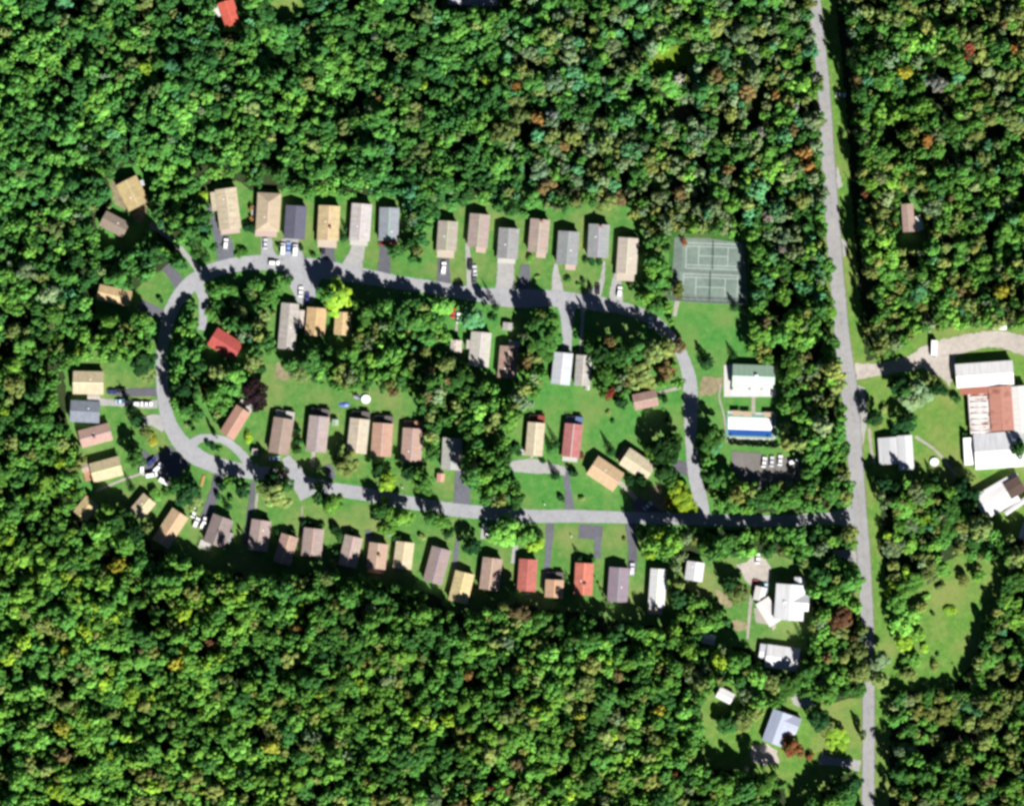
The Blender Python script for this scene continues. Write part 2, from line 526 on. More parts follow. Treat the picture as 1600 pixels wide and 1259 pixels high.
sheet("gravel_yard", [(1236,1084),(1272,1084),(1272,1102),(1252,1106),(1240,1100)], M_DRIVE_L, 2)
ribbon("gravel_road", [(1336,580,26),(1370,578,20),(1400,572,20),(1440,562,26),(1480,546,30),(1520,534,26),(1560,530,26),(1600,540,30),(1680,560,30)], M_GRAVEL, 1.2)
sheet("gravel_yard", [(1420,560),(1440,540),(1478,528),(1492,548),(1492,580),(1484,604),(1470,588),(1440,575)], M_GRAVEL, 1.5)
sheet("lay_by", [(1336,598),(1352,606),(1356,650),(1350,690),(1340,712)], M_DRIVE_L, 1.2)
sheet("lay_by", [(1286,255),(1310,262),(1316,292),(1304,296)], M_DRIVE_L, 1.2)
sheet("lay_by", [(1296,362),(1322,378),(1324,398),(1308,406)], M_DRIVE_L, 1.2)
sheet("road_junction", [(1312,798),(1334,772),(1336,840),(1330,826),(1310,818)], M_DRIVE_L, 1.0)
ribbon("driveway", [(1280,1186,16),(1310,1190,12),(1344,1196,18)], M_DRIVE_L, 0.8)
ribbon("driveway", [(1300,862,10),(1330,868,16),(1352,872,22)], M_DRIVE_L, 0.8)
D, B_, L = M_DRIVE_D, M_DRIVE_B, M_DRIVE_L
for pts, m in [
    ([(327,322,10),(335,350,11),(344,380,16),(352,410,22)], B_), ([(343,376,8),(352,378,22),(353,410,24)], B_),
    ([(416,372,16),(418,395,22),(424,418,48)], M_ROAD), ([(452,372,26),(455,395,34),(456,420,60)], M_ROAD),
    ([(512,376,20),(512,400,22),(512,418,28)], D), ([(561,374,20),(557,398,24),(548,422,34)], L),
    ([(602,382,16),(601,405,18),(600,432,20)], D), ([(693,404,18),(693,425,20),(693,444,22)], D),
    ([(730,380,5),(732,405,9),(736,425,14),(738,452,16)], L), ([(790,400,26),(790,430,27),(790,458,32)], L),
    ([(821,414,14),(819,440,18),(818,458,20)], B_), ([(868,412,5),(869,432,12),(872,460,20)], L),
    ([(944,408,4),(940,440,8),(928,462,22),(926,474,26)], L), ([(965,426,10),(963,450,18),(962,474,22)], L),
    ([(234,350,9),(252,362,8),(274,380,8),(292,400,8),(308,420,11),(314,432,16)], L),
    ([(258,416,14),(272,432,17),(288,456,22)], D), ([(218,474,14),(240,486,16),(268,500,18)], B_),
    ([(176,612,10),(200,613,11),(246,612,14)], D), ([(152,627,12),(190,630,10),(246,632,13)], L),
    ([(216,664,8),(236,656,18),(258,664,24)], L), ([(342,740,16),(336,765,15),(328,790,16),(318,812,16),(306,815,14)], D),
    ([(396,752,8),(392,790,9),(386,830,8),(384,850,8)], D), ([(722,734,20),(722,760,24),(722,794,28)], B_),
    ([(797,728,16),(830,728,22),(860,732,16),(884,736,14)], L), ([(884,732,12),(887,760,10),(891,798,16)], B_),
    ([(1052,728,18),(1064,730,20),(1080,734,24)], D), ([(860,818,14),(858,850,11),(854,890,10),(850,912,8)], B_),
    ([(924,820,38),(922,842,37)], D), ([(934,838,11),(934,872,11)], B_), ([(984,818,14),(988,850,14),(988,892,14)], D),
    ([(716,838,5),(713,862,8),(710,888,8)], B_), ([(756,816,7),(755,842,8)], L), ([(806,850,8),(802,880,9)], L),
    ([(574,828,8),(580,846,14)], B_), ([(886,474,30),(886,505,18),(884,548,16)], M_ROAD), ([(911,482,6),(909,520,5),(906,560,4)], L),
    ([(474,425,62),(476,448,44),(478,475,22)], M_ROAD), ([(560,764,30),(560,776,34)], L), ([(446,714,12),(462,740,26),(482,776,26)], M_ROAD),
    ([(600,740,12),(598,770,14)], B_), ([(512,726,12),(520,748,12)], B_),
]:
    ribbon("driveway", pts, m, 0.8)
sheet("driveway", [(222,700),(236,712),(254,706),(266,696),(296,724),(276,748),(250,745),(232,744),(220,730)], M_DRIVE_D, 1.0)
sheet("driveway", [(216,708),(226,722),(236,745),(222,742),(214,728)], M_DRIVE_L, 1.0)
sheet("driveway", [(986,782),(996,776),(1010,782),(1034,798),(990,800)], M_DRIVE_D, 0.8)
sheet("car_park", [(1143,704),(1190,708),(1190,714),(1236,714),(1250,716),(1256,756),(1172,764),(1160,754),(1144,735)], M_PARK, 1.0)
for pts in ([(150,767,4),(185,752,4),(220,740,4)], [(1028,614,5),(1044,610,5),(1064,605,6)], [(1126,600,3),(1124,622,3),(1131,648,3),(1136,690,3)],
            [(1177,618,6),(1177,632,6),(1177,648,6)], [(966,752,8),(980,764,7),(994,780,7)], [(1430,682,5),(1462,704,4),(1494,742,4)],
            [(1358,668,5),(1361,700,5),(1366,724,6)], [(1174,930,6),(1171,960,5),(1168,998,4)], [(714,500,4),(713,522,4)],
            [(490,702,6),(489,730,6)], [(1058,470,8),(1054,494,6)], [(744,378,3),(730,384,4)], [(402,770,4),(399,800,4)], [(472,790,2),(472,850,2)],
            [(831,706,4),(831,720,4)]):
    ribbon("footpath", pts, M_WALK, 0.3)

ribbon("driveway", [(303,440,16),(317,462,16),(318,488,14),(315,516,12)], M_ROAD, 0.5)
ribbon("driveway", [(296,696,16),(317,684,12),(348,687,12),(369,701,13),(384,718,14),(398,742,16)], M_ROAD, 0.5)
ribbon("road_shoulder", [(x, y, w_ + 3) for x, y, w_ in ROADS['highway']], M_SHOULDER, 1.2)
ribbon("village_road", ROADS['loop_east'], M_ROAD, 0.5)
ribbon("village_road", ROADS['loop_south'], M_ROAD, 0.5)
ribbon("highway", ROADS['highway'], M_HWY, 0.4)
M_LINE = paving("worn_road_paint", P(206, 202, 180), 0.3, 0.4)
for off in (-0.7, 0.7): ribbon("lane_line", [(x + off, y, 0.55) for x, y, _ in ROADS['highway']], M_LINE, 0.03)
for sd in (-1, 1): ribbon("lane_line", [(x + sd * (w_ / 2 - 1.3), y, 0.55) for x, y, w_ in ROADS['highway']], M_LINE, 0.03)

# ------------------------------------------------------------------ houses
REFS = []                                        # (x, y, phrase) landmarks that tree labels may point at


def roof_mesh(w_, l_, eave, rise, over=0.35, thick=0.16, hip=0.0):
    """two slabs that meet at the ridge (ridge along local y)"""
    mb = MB()
    hw, hl = w_ / 2, l_ / 2
    for s in (-1, 1):
        e0, e1 = (s * hw, eave), (0.0, eave + rise)
        pts = []
        for dz in (0, -thick):
            pts += [(e0[0], -hl, e0[1] + dz), (e0[0], hl, e0[1] + dz), (e1[0], hl - hip, e1[1] + dz), (e1[0], -hl + hip, e1[1] + dz)]
        f = [(0, 1, 2, 3), (7, 6, 5, 4), (0, 4, 5, 1), (1, 5, 6, 2), (2, 6, 7, 3), (3, 7, 4, 0)]
        if s > 0: f = [tuple(reversed(q)) for q in f]
        f = [tuple(reversed(q)) for q in f]
        mb.poly(pts, f)
    if hip > 0:
        for s in (-1, 1):
            pts = [(-hw, s * hl, eave), (hw, s * hl, eave), (0, s * (hl - hip), eave + rise)]
            mb.poly(pts, [(0, 1, 2)] if s < 0 else [(2, 1, 0)])
    return mb


WINDOW_MESH = MB().box(-0.55, 0.55, -0.05, 0.03, 0.95, 2.15, 0).box(-0.46, 0.46, -0.07, -0.05, 1.03, 2.07, 1).mesh("window", M_WHITE, M_GLASS)
DOOR_MESH = MB().box(-0.5, 0.5, -0.06, 0.03, 0.35, 2.4, 0).mesh("door", M_DOOR)
VENT_MESH = MB().cyl(0, 0, 0, 0.55, 0.07, 8).mesh("vent_pipe", M_STEEL)
BOXVENT_MESH = MB().box(-0.28, 0.28, -0.28, 0.28, 0, 0.3, 0, 0, 0.06).mesh("roof_vent", plain("vent_white", (0.7, 0.7, 0.7), 0.5))


def block(root, x, y, w_, l_, ang, roof_mat, eave=2.7, rise=None, wall=None, over=0.4, ridge=True, hip=0.0, name="roof", windows=True, seed=0, cap=None):
    """walls and a gable roof; x, y metres in the thing's own frame, ang clockwise degrees"""
    rise = w_ / 2 * 0.33 if rise is None else rise
    wall = wall or M_SIDING
    loc, rz = (x, y, 0), -math.radians(ang)
    iw, il = w_ / 2 - over, l_ / 2 - over
    top = eave - 0.17 + 0.0
    rr = rise * (1 - over / (w_ / 2))
    sl = over / (w_ / 2) * rise
    mb = MB()
    prof = [(-iw, 0), (iw, 0), (iw, top + sl), (0, top + rise), (-iw, top + sl)]
    n = 5
    if hip > 0:
        mb.box(-iw, iw, -il, il, 0, top + sl * 0.5)
    else:
        pts = [(px, -il, pz) for px, pz in prof] + [(px, il, pz) for px, pz in prof]
        mb.poly(pts, [(0, 1, 2, 3, 4), (9, 8, 7, 6, 5)] + [((i + 1) % n, i, n + i, n + (i + 1) % n) for i in range(n)])
    wl = mb.build("wall", wall, root, loc, rz)
    rf = roof_mesh(w_, l_, eave, rise, hip=hip).build(name, roof_mat, root, loc, rz)
    if ridge:
        hl = l_ / 2 - hip
        MB().poly([(-0.22, -hl, eave + rise - 0.03), (0, -hl, eave + rise + 0.05), (0.22, -hl, eave + rise - 0.03),
                   (-0.22, hl, eave + rise - 0.03), (0, hl, eave + rise + 0.05), (0.22, hl, eave + rise - 0.03)],
                  [(0, 1, 4, 3), (1, 2, 5, 4)]).build("ridge_cap", cap or roof_mat, rf)
    if windows:
        k = max(2, int(l_ / 5))
        for s in (-1, 1):
            for i in range(k):
                yy = -il + (i + 0.5) * 2 * il / k
                d = (DOOR_MESH if (i == k // 2 and s > 0) else WINDOW_MESH)
                o = link("door" if d is DOOR_MESH else "window", d, wl, (s * iw, yy, 0), math.radians(90) * s)
    return rf, rise


def roof_fit(rf, x, y, w_, eave, rise, mesh, name):
    z = eave + rise * (1 - abs(x) / (w_ / 2)) - 0.05
    return link(name, mesh, rf, (x, y, z))


def deck(root, x0, x1, y0, y1, z, mat, rail=M_DECKD, name="deck", posts=True):
    d = MB().box(x0, x1, y0, y1, z - 0.15, z).build(name, mat, root)
    if posts:
        mb = MB()
        for px in (x0 + .1, x1 - .1):
            for py in (y0 + .1, y1 - .1):
                mb.box(px - .06, px + .06, py - .06, py + .06, 0, z + 0.95)
        mb.box(x0, x1, y0 + .06, y0 + .14, z + .85, z + .95)
        mb.box(x0, x1, y1 - .14, y1 - .06, z + .85, z + .95)
        mb.box(x0 + .06, x0 + .14, y0, y1, z + .845, z + .945)
        mb.build("railing", rail, d)
    return d


def porch(root, x0, x1, y0, y1, z, mat, drop=0.3, name="porch_roof"):
    """a sloping porch roof on posts, lower at the y0 end"""
    s = -1 if y0 < y1 else 1
    pts = [(x0, y0, z - drop), (x1, y0, z - drop), (x1, y1, z), (x0, y1, z)]
    pts += [(a, b, c - 0.12) for a, b, c in pts]
    ro = MB().poly(pts, [(0, 1, 2, 3), (7, 6, 5, 4), (0, 4, 5, 1), (1, 5, 6, 2), (2, 6, 7, 3), (3, 7, 4, 0)]).build(name, mat, root)
    for px in (x0 + .15, x1 - .15):
        MB().box(-.07, .07, -.07, .07, 0, z - drop - 0.12).build("porch_post", M_WHITE, ro, (px, y0 + s * -.15, 0))


SLATE, TAUPE = P(92, 94, 116), P(178, 170, 166)
#  x, y, w, l, tilt, roof colour (as lit), reference phrase, label, options
H = [
 (208,303,36,46,-27,(206,184,134),"the tan house on bare earth","tan roofed house on a bare earth yard up in the northwest woods",{}),
 (180,351,26,42,118,(150,136,122),"the brown house below the earth yard","weathered brown roofed house half in tree shade south of the bare earth yard",{}),
 (357,327,34,64,-7,(214,200,174),"the big beige house","big beige roofed house with a low west wing at the start of the northern row",{'wing':(-16,14,18,30),'porchS':'pink'}),
 (420,332,37,60,3,(202,184,158),"the brownish beige house","brownish beige hip roofed house with wraparound porch, second in the northern row",{'hip':4,'porchW':1}),
 (462,348,33,52,4,(98,100,122),"the slate roofed house","dark slate roofed house with three vehicles parked at its front",{}),
 (514,349,34,54,3,(216,194,150),"the sand yellow house","sand yellow roofed house between the slate roof and the whitish roof",{'porchS':'tan'}),
 (564,348,32,58,4,(212,206,208),"the whitish house","whitish pink roofed house with a pale drive in the northern row",{'porchS':'pale'}),
 (608,351,31,52,2,(158,166,178),"the blue grey house","blue grey roofed house with a red front porch shaded by a tree",{'deckS':'red'}),
 (699,369,31,46,4,(182,174,162),"the taupe house","taupe roofed house with a wide tan porch and white vehicle on dark drive",{'porchS':'tan'}),
 (748,361,32,52,5,(182,164,158),"the pinkish taupe house","pinkish taupe roofed house set back behind three dark vehicles in the northern row",{'porchS':'small'}),
 (794,381,32,48,4,(164,164,166),"the grey house","grey roofed house with white front deck and broad pale drive",{'porchS':'pale','box':1}),
 (842,369,31,52,5,(186,168,158),"the mauve taupe house","pinkish brown roofed house behind the short blue grey drive",{'porchS':'small','chim':1}),
 (887,388,33,52,4,(158,162,166),"the mid grey house","mid grey roofed house with small pink porch and pale curved drive",{'porchS':'small'}),
 (935,377,33,52,3,(162,168,170),"the bluish grey house","bluish grey roofed house with hedge along its front wall",{'chimN':1}),
 (980,400,32,56,4,(206,194,182),"the cream grey house","cream grey roofed house with beige porch, last before the tennis court",{'porchS':'tan'}),
 (451,510,28,72,5,(192,186,182),"the long pale grey house","long pale grey roofed house standing half in shade below the turning drive",{'east':1}),
 (494,503,31,44,5,(216,182,136),"the orange tan house","orange tan roofed house mostly in shade beside the long pale grey house",{}),
 (536,506,26,36,4,(220,194,142),"the small tan house","small tan roofed house in deep shade below the lime green tree",{}),
 (750,546,32,54,5,(206,202,194),"the off white house","off white roofed house with a low west annex inside the loop",{'wing':(-16,6,12,14)}),
 (713,541,18,19,2,(208,204,194),"the little white cottage","little white roofed cottage beside the off white house inside the loop",{}),
 (794,566,30,50,5,(190,160,146),"the pink brown inner house","pinkish brown roofed house with pale strip at its north end inside the loop",{'porchN':'pale'}),
 (878,576,30,50,6,(206,212,222),"the bright white blue house","bright blueish white roofed house at the end of the long pale drive",{'metal':1}),
 (911,579,25,48,4,(196,194,192),"the shaded pale house","pale roofed house almost hidden in tree shade east of the bright white roof",{}),
 (1008,625,25,38,78,(188,152,144),"the mauve pink cottage","mauve pink roofed cottage with a white path to the road",{}),
 (180,462,25,52,102,(226,196,150),"the peach tan house","peach tan roofed house in the west woods outside the loop",{}),
 (353,538,32,48,122,(196,84,78),"the bright red house","bright red roofed house half in tree shade inside the west loop",{}),
 (139,598,36,48,91,(222,204,172),"the wide cream house","wide cream roofed house with white porch, northernmost by the west road bend",{'east':1}),
 (134,643,34,46,93,(140,148,166),"the steel blue house","steel blue roofed house between the wide cream and pink roofs on the west side",{'box':1}),
 (150,680,28,50,75,(198,164,152),"the two tone pink house","pink roofed house with mauve shaded slope on the west side",{}),
 (167,733,31,48,75,(222,204,166),"the cream west house","cream roofed house beside a thin white path west of the asphalt yard",{'west':1}),
 (136,794,27,32,38,(222,196,150),"the tan cabin","small tan roofed cabin at the far southwest corner of the village",{}),
 (224,791,26,34,40,(214,196,164),"the shaded beige cabin","small beige roofed cabin half sunk in tree shade south of the white path",{}),
 (267,825,30,58,33,(210,184,146),"the long tan house","long tan roofed house tilted beside three white vehicles",{}),
 (342,829,34,46,20,(152,136,136),"the grey mauve house","grey mauve roofed house with a white corner deck and side lean-to",{'deckSW':1,'east2':1}),
 (368,660,26,50,32,(200,154,136),"the salmon brown house","salmon brown roofed house with white rear deck under the dark purple tree",{'deckN':'white'}),
 (440,681,32,56,9,(172,150,138),"the brown house with white deck","brown roofed house with white rear deck and parked light blue car",{'deckN':'white'}),
 (497,678,32,56,6,(186,172,168),"the greyish pink house","greyish pink roofed house with dark rear deck and straight front path",{'deckN':'dark'}),
 (560,681,31,54,6,(214,202,182),"the cream inner house","cream roofed house near the blue tarp inside the loop",{'deckN':'dark'}),
 (597,687,32,52,4,(204,164,144),"the salmon pink house","salmon pink roofed house right of the cream roof inside the loop",{'deckN':'dark'}),
 (644,695,32,52,4,(194,162,150),"the dusty pink house","dusty pink roofed house with an orange tan rear deck",{'deckN':'tan'}),
 (706,709,31,50,3,(192,192,186),"the pale grey green house","pale greenish grey roofed house above the blue grey drive and pink shed",{}),
 (836,686,27,52,5,(218,204,176),"the cream house with red deck","cream roofed house with dark red rear deck on the inner lane",{'deckN':'red','deckW':1}),
 (894,688,28,52,6,(194,122,122),"the rose red house","rose red roofed house with pale ridge line and blue rear awning",{'deckN':'blue','ridge':(236,226,216),'porchS':'pale'}),
 (946,740,34,50,124,(216,186,148),"the diagonal tan house","tan roofed house set diagonally with a pale path to the dark drive",{}),
 (996,726,31,50,124,(222,208,180),"the diagonal cream house","cream roofed house set diagonally beside two dark round bushes",{'deckW2':1}),
 (406,836,31,48,8,(176,156,154),"the mauve house","mauve roofed house beside the narrow dark drive in the southern row",{}),
 (447,858,28,46,17,(188,156,144),"the pink brown tilted house","pink brown roofed house tilted between two mauve roofs in the southern row",{}),
 (489,847,32,44,6,(178,158,152),"the short mauve house","short mauve brown roofed house with shrubs along its north wall",{}),
 (548,861,29,48,13,(186,170,160),"the grey beige house","grey beige roofed house with dark round shrubs to its west, southern row",{}),
 (590,868,30,40,7,(196,166,148),"the speckled pink house","small pink tan roofed house with an orange south porch, southern row",{'deckS':'tan'}),
 (631,867,29,42,7,(222,208,174),"the small cream house","small cream roofed house between pink tan and mauve roofs, southern row",{}),
 (683,883,31,56,15,(166,148,146),"the tilted mauve grey house","mauve grey roofed house tilted beside a thin striped drive, southern row",{}),
 (721,917,31,48,14,(226,208,156),"the butter yellow house","butter yellow roofed house standing lowest beside the woods, southern row",{}),
 (767,896,31,50,7,(186,160,146),"the taupe pink shaded house","taupe pink roofed house with its south end in deep shade, southern row",{}),
 (824,898,29,50,4,(198,112,102),"the brick red house","brick red roofed house with white south step, western of two red roofs",{'step':1}),
 (866,919,29,28,3,(206,168,138),"the tiny tan house","tiny tan roofed house at the end of the straight grey drive",{'deckN':'dark'}),
 (912,904,29,50,3,(216,126,108),"the coral red house","coral red roofed house south of the square asphalt pad",{}),
 (966,913,32,54,4,(154,138,154),"the purple grey house","purple grey roofed house beside the parked silver pickup",{'box':1}),
 (1027,918,26,60,4,(226,228,232),"the long white house","long white roofed house, easternmost of the southern row, beside a shade tree",{'metal':1,'porchS':'tan'}),
 (1085,892,28,30,8,(224,224,230),"the square white shed house","square white roofed building between the long white house and the farm gravel",{'metal':1}),
 (1418,341,19,44,-4,(178,152,142),"the brown house in the east woods","narrow brown roofed house alone in the woods east of the highway",{'wingE':1}),
 (359,22,26,40,-18,(218,100,80),"the orange red house at the top","orange red roofed house cut by the top edge of the photo",{'wingW':1}),
 (739,-10,40,78,92,(190,190,204),"the pale house at the top edge","pale lavender roofed building cut by the top edge of the photo",{}),
]
DECKM = {'white': M_DECKW, 'tan': M_DECKT, 'red': M_DECKR, 'blue': M_DECKB, 'dark': M_DECKD, 'pale': M_DECKW, 'pink': M_DECKT}
PINK = plain("pink_porch_felt", P(222, 196, 186), 0.8, 0.12, 2)
for i, (x, y, w0, l0, a, c, ref, lab, o) in enumerate(H):
    rnd = random.Random(i)
    root = empty("house", x, y, 0.1, a)
    tag(root, lab, "house")
    REFS.append((x, y, ref))
    W, Lh = w0 * PX, l0 * PX
    tone = c
    mat = metal_roof(P(*tone), 0, 0) if o.get('metal') else shingle(P(*tone), 0.1 + 0.14 * rnd.random())
    ev = 3.5 + rnd.random() * 0.6
    wall = rnd.choice([M_SIDING, M_WHITE, M_SIDING, M_BROWN])
    cap = plain("pale_ridge", P(*o['ridge']), 0.7) if 'ridge' in o else shingle(tuple(min(.8, q * rnd.choice([1.1, 1.3, 1.6])) for q in P(*tone)), .1)
    rf, rise = block(root, 0, 0, W, Lh, 0, mat, ev, None, wall, hip=o.get('hip', 0), cap=cap)
    hw, hl = W / 2, Lh / 2
    for k in range(rnd.randint(1, 3)):
        roof_fit(rf, rnd.choice([-1, 1]) * hw * rnd.uniform(.2, .7), rnd.uniform(-.7, .7) * hl, W, ev, rise, VENT_MESH, "vent_pipe")
    if rnd.random() < 0.45 or o.get('box'):
        roof_fit(rf, rnd.choice([-1, 1]) * hw * .3, rnd.uniform(-.5, .5) * hl, W, ev, rise, BOXVENT_MESH, "roof_vent")
    if o.get('chim') or o.get('chimN') or rnd.random() < 0.08:
        MB().box(-.4, .4, -.5, .5, ev - 1, ev + rise + 1.0).box(-.46, .46, -.56, .56, ev + rise + 1.0, ev + rise + 1.12).build(
            "chimney", M_BRICK, rf, (hw * .2, hl - 1.0 if o.get('chimN') or o.get('chim') else rnd.uniform(-.5, .5) * hl, 0))
    if 'wing' in o:
        bx, by, bw, bl = o['wing']
        block(root, bx * PX, by * PX, bw * PX, bl * PX, 0, mat, ev - 0.5, 0.35, wall, 0.25, windows=False, name="wing_roof", ridge=False)
    p = o.get('porchS')
    if p:
        pm = {'tan': M_PORCH, 'pink': PINK, 'pale': M_DECKW, 'small': PINK}[p]
        if p == 'small':
            porch(root, -0.5, hw - 0.6, -hl - 2.2, -hl + 0.38, ev - 0.25, pm)
        else:
            porch(root, -hw + 0.4, hw - 0.8, -hl - (3.2 if p == 'tan' else 2.0), -hl + 0.38, ev - 0.25, pm)
    if o.get('porchN'):
        MB().box(-1.0, hw + .4, hl - .3, hl + 2.6, 0, 2.2).build("lean_to", M_DECKW, root)
    if o.get('deckS'): deck(root, -hw + .3, hw - .3, -hl - 2.2, -hl + .38, 0.7, DECKM[o['deckS']])
    if o.get('deckN'):
        n = o['deckN']
        deck(root, -hw + .5, hw - .2, hl - .38, hl + 3.2, 1.1, DECKM[n], M_DECKW if n == 'white' else M_DECKD)
        porch(root, 0.4, hw - .3, hl + 3.3, hl - .38, 2.5, {'white': M_DECKW, 'dark': M_DECKD, 'tan': M_DECKT, 'red': M_DECKR, 'blue': M_DECKB}[n], 0.1, "awning")
    if o.get('deckW'): deck(root, -hw - 2.6, -hw + .38, -hl, -hl + 2.4, 0.6, M_DECKW, M_DECKW)
    if o.get('deckW2'): deck(root, -hw + .5, hw - 1, -hl - 2.2, -hl + .38, 0.8, M_DECKT)
    if o.get('porchW'): porch(root, -hw - .2, hw - 1, -hl - 2.4, -hl + .38, ev - .3, PINK); deck(root, -hw - 2.4, -hw + .38, -hl + 1, hl - 6, 0.6, M_DECKW, M_DECKW)
    if o.get('east'): block(root, hw + 0.9, hl * .35, 3.4, hl * .8, 0, shingle(P(216, 206, 196)), ev - .5, .25, wall, .2, windows=False, name="side_roof", ridge=False)
    if o.get('east2'): block(root, hw + 0.4, -hl * .2, 3.2, 5.0, 0, shingle(P(170, 164, 166)), ev - .6, .25, wall, .2, windows=False, name="side_roof", ridge=False)
    if o.get('deckSW'): deck(root, -hw - 1.4, -hw + 4.0, -hl - 3.4, -hl + .38, 0.7, M_DECKW, M_DECKW)
    if o.get('west'): deck(root, -hw + 1, hw - 1.5, -hl - 3.6, -hl + .38, 0.5, M_DECKT)
    if o.get('step'): MB().box(-.2, 1.8, -hl - 1.6, -hl + .38, 0, .5).build("front_step", M_DECKW, root)
    if o.get('wingE'): block(root, hw + 1.6, -hl * .45, 4.2, 6.5, -20, metal_roof(P(236, 234, 232)), 2.3, .4, wall, .2, windows=False, name="wing_roof", ridge=False)
    if o.get('wingW'): block(root, -hw - 1.6, hl * .5, 3.6, 5.5, 0, metal_roof(P(228, 224, 222)), 2.3, .4, wall, .2, windows=False, name="wing_roof", ridge=False)

# ------------------------------------------------------------------ farm, barn, clubhouse
WM = metal_roof(P(238, 236, 240))
WM0 = metal_roof(P(238, 236, 240), 0, 0)


def compound(name, x, y, ang, label, cat, ref, blocks):
    root = empty(name, x, y, 0, ang)
    tag(root, label, cat)
    REFS.append((x, y, ref))
    for (bx, by, bw, bl, ba, m, ev, rise, wall) in blocks:
        block(root, (bx - x) * PX, (y - by) * PX, bw * PX, bl * PX, ba, m, ev, rise, wall, 0.25, windows=bw * PX > 6)
    return root


RB = metal_roof(P(236, 230, 226), 0.35, 0)
barn = compound("barn", 1545, 640, 0, "huge white metal roofed barn with rust red roof strips by the gravel road", "barn", "the big rusty barn", [
    (1537, 585, 38, 90, 86, WM0, 4.6, 1.0, M_WHITE),
    (1529, 643, 32, 68, -4, RB, 4.0, 0.5, M_WHITE),
    (1563, 638, 36, 70, -4, metal_roof(P(190, 132, 116), 0.25, 0), 4.9, 0.6, M_WHITE),
    (1592, 640, 26, 74, -4, metal_roof(P(228, 226, 224), 0, 0), 4.3, 0.5, M_WHITE),
    (1562, 703, 56, 82, 86, metal_roof(P(232, 234, 240), 0, 0), 4.4, 1.9, M_WHITE)])
mb = MB()
for k in range(7):                                # raised skylight ribs on the corrugated wing
    MB().box(-3.6, 3.6, -.3, .3, 0, .14).build("skylight_rib", WM, barn, ((1528 - 1545) * PX + k * .12, (640 - 620 - k * 9) * PX, 4.5), math.radians(2))
MB().box(-6.2, 6.2, -1.6, 1.6, 4.35, 4.62).build("rusty_panel", metal_roof(P(176, 106, 86), 0.2, 0), barn, ((1521 - 1545) * PX, (640 - 610) * PX, 0), math.radians(4))
compound("farmhouse", 1398, 706, 0, "pale grey roofed house beside the highway opposite the barn", "house", "the pale house by the highway", [
    (1390, 704, 36, 42, -4, metal_roof(P(206, 208, 214)), 3.0, 1.0, M_WHITE), (1414, 707, 24, 54, -4, metal_roof(P(222, 224, 230)), 3.6, 1.0, M_WHITE)])
compound("farmhouse", 1232, 936, 0, "big white metal roofed farmhouse with side wings by the pale gravel yard", "house", "the white farmhouse", [
    (1233, 940, 46, 56, 4, metal_roof(P(232, 234, 240)), 6.2, 1.8, M_WHITE), (1248, 912, 16, 22, 2, metal_roof(P(228, 230, 238)), 5.0, .8, M_WHITE),
    (1243, 940, 26, 40, 94, metal_roof(P(228, 230, 238)), 6.25, 1.5, M_WHITE),
    (1201, 955, 24, 42, -32, metal_roof(P(236, 234, 234)), 3.4, .9, M_WHITE), (1259, 933, 10, 11, 0, metal_roof(P(220, 222, 220)), 3.0, .4, M_WHITE),
    (1187, 927, 18, 22, 12, metal_roof(P(230, 228, 230)), 3.0, .6, M_WHITE)])
sheet("patio", [(1178,950),(1192,946),(1212,972),(1212,980),(1208,985),(1204,976),(1180,972)], M_WALK, 0.5)
compound("house", 1218, 1027, 0, "white roofed house lying in blue tree shade south of the farmhouse", "house", "the shaded white house", [
    (1222, 1027, 36, 52, 98, metal_roof(P(230, 230, 236), 0, 0), 3.0, 1.0, M_WHITE), (1196, 1018, 24, 20, 98, metal_roof(P(214, 218, 226), 0, 0), 2.6, .5, M_WHITE)])
compound("shed", 1107, 998, 0, "small whitish shed deep in shade west of the shaded white house", "shed", "the shaded shed", [(1107, 998, 16, 20, 100, WM, 2.4, .5, M_WHITE)])
compound("shed", 1133, 1086, 0, "small white roofed shed on the lawn edge beside dark trees in the south", "shed", "the white southern shed", [(1133, 1086, 18, 26, 118, WM, 2.6, .6, M_WHITE)])
compound("house", 1220, 1135, 0, "light blue grey roofed house with white porch on the southern lawn", "house", "the southern blue grey house", [
    (1214, 1136, 32, 52, 20, metal_roof(P(176, 186, 214)), 3.2, 1.3, M_WHITE), (1232, 1128, 26, 34, 112, metal_roof(P(182, 190, 214)), 3.0, 1.0, M_WHITE),
    (1236, 1142, 14, 18, 20, metal_roof(P(224, 220, 212)), 2.6, .4, M_WHITE)])
compound("workshop", 1560, 772, 0, "white flat roofed workshop with a dark square tower roof southeast of the barn", "workshop", "the white workshop", [
    (1556, 778, 42, 62, 60, metal_roof(P(238, 238, 242)), 3.6, .6, M_WHITE), (1584, 761, 27, 27, 60, shingle(P(96, 72, 66)), 4.6, .5, M_WHITE),
    (1590, 788, 8, 50, 55, metal_roof(P(224, 222, 226)), 3.0, .2, M_WHITE), (1560, 756, 7, 66, 60, metal_roof(P(210, 204, 202)), 2.9, .2, M_WHITE)])
compound("shed", 1600, 830, 0, "white roofed shed cut by the picture edge south of the workshop", "shed", "the edge shed", [(1602, 830, 16, 26, 20, WM, 2.6, .5, M_WHITE)])

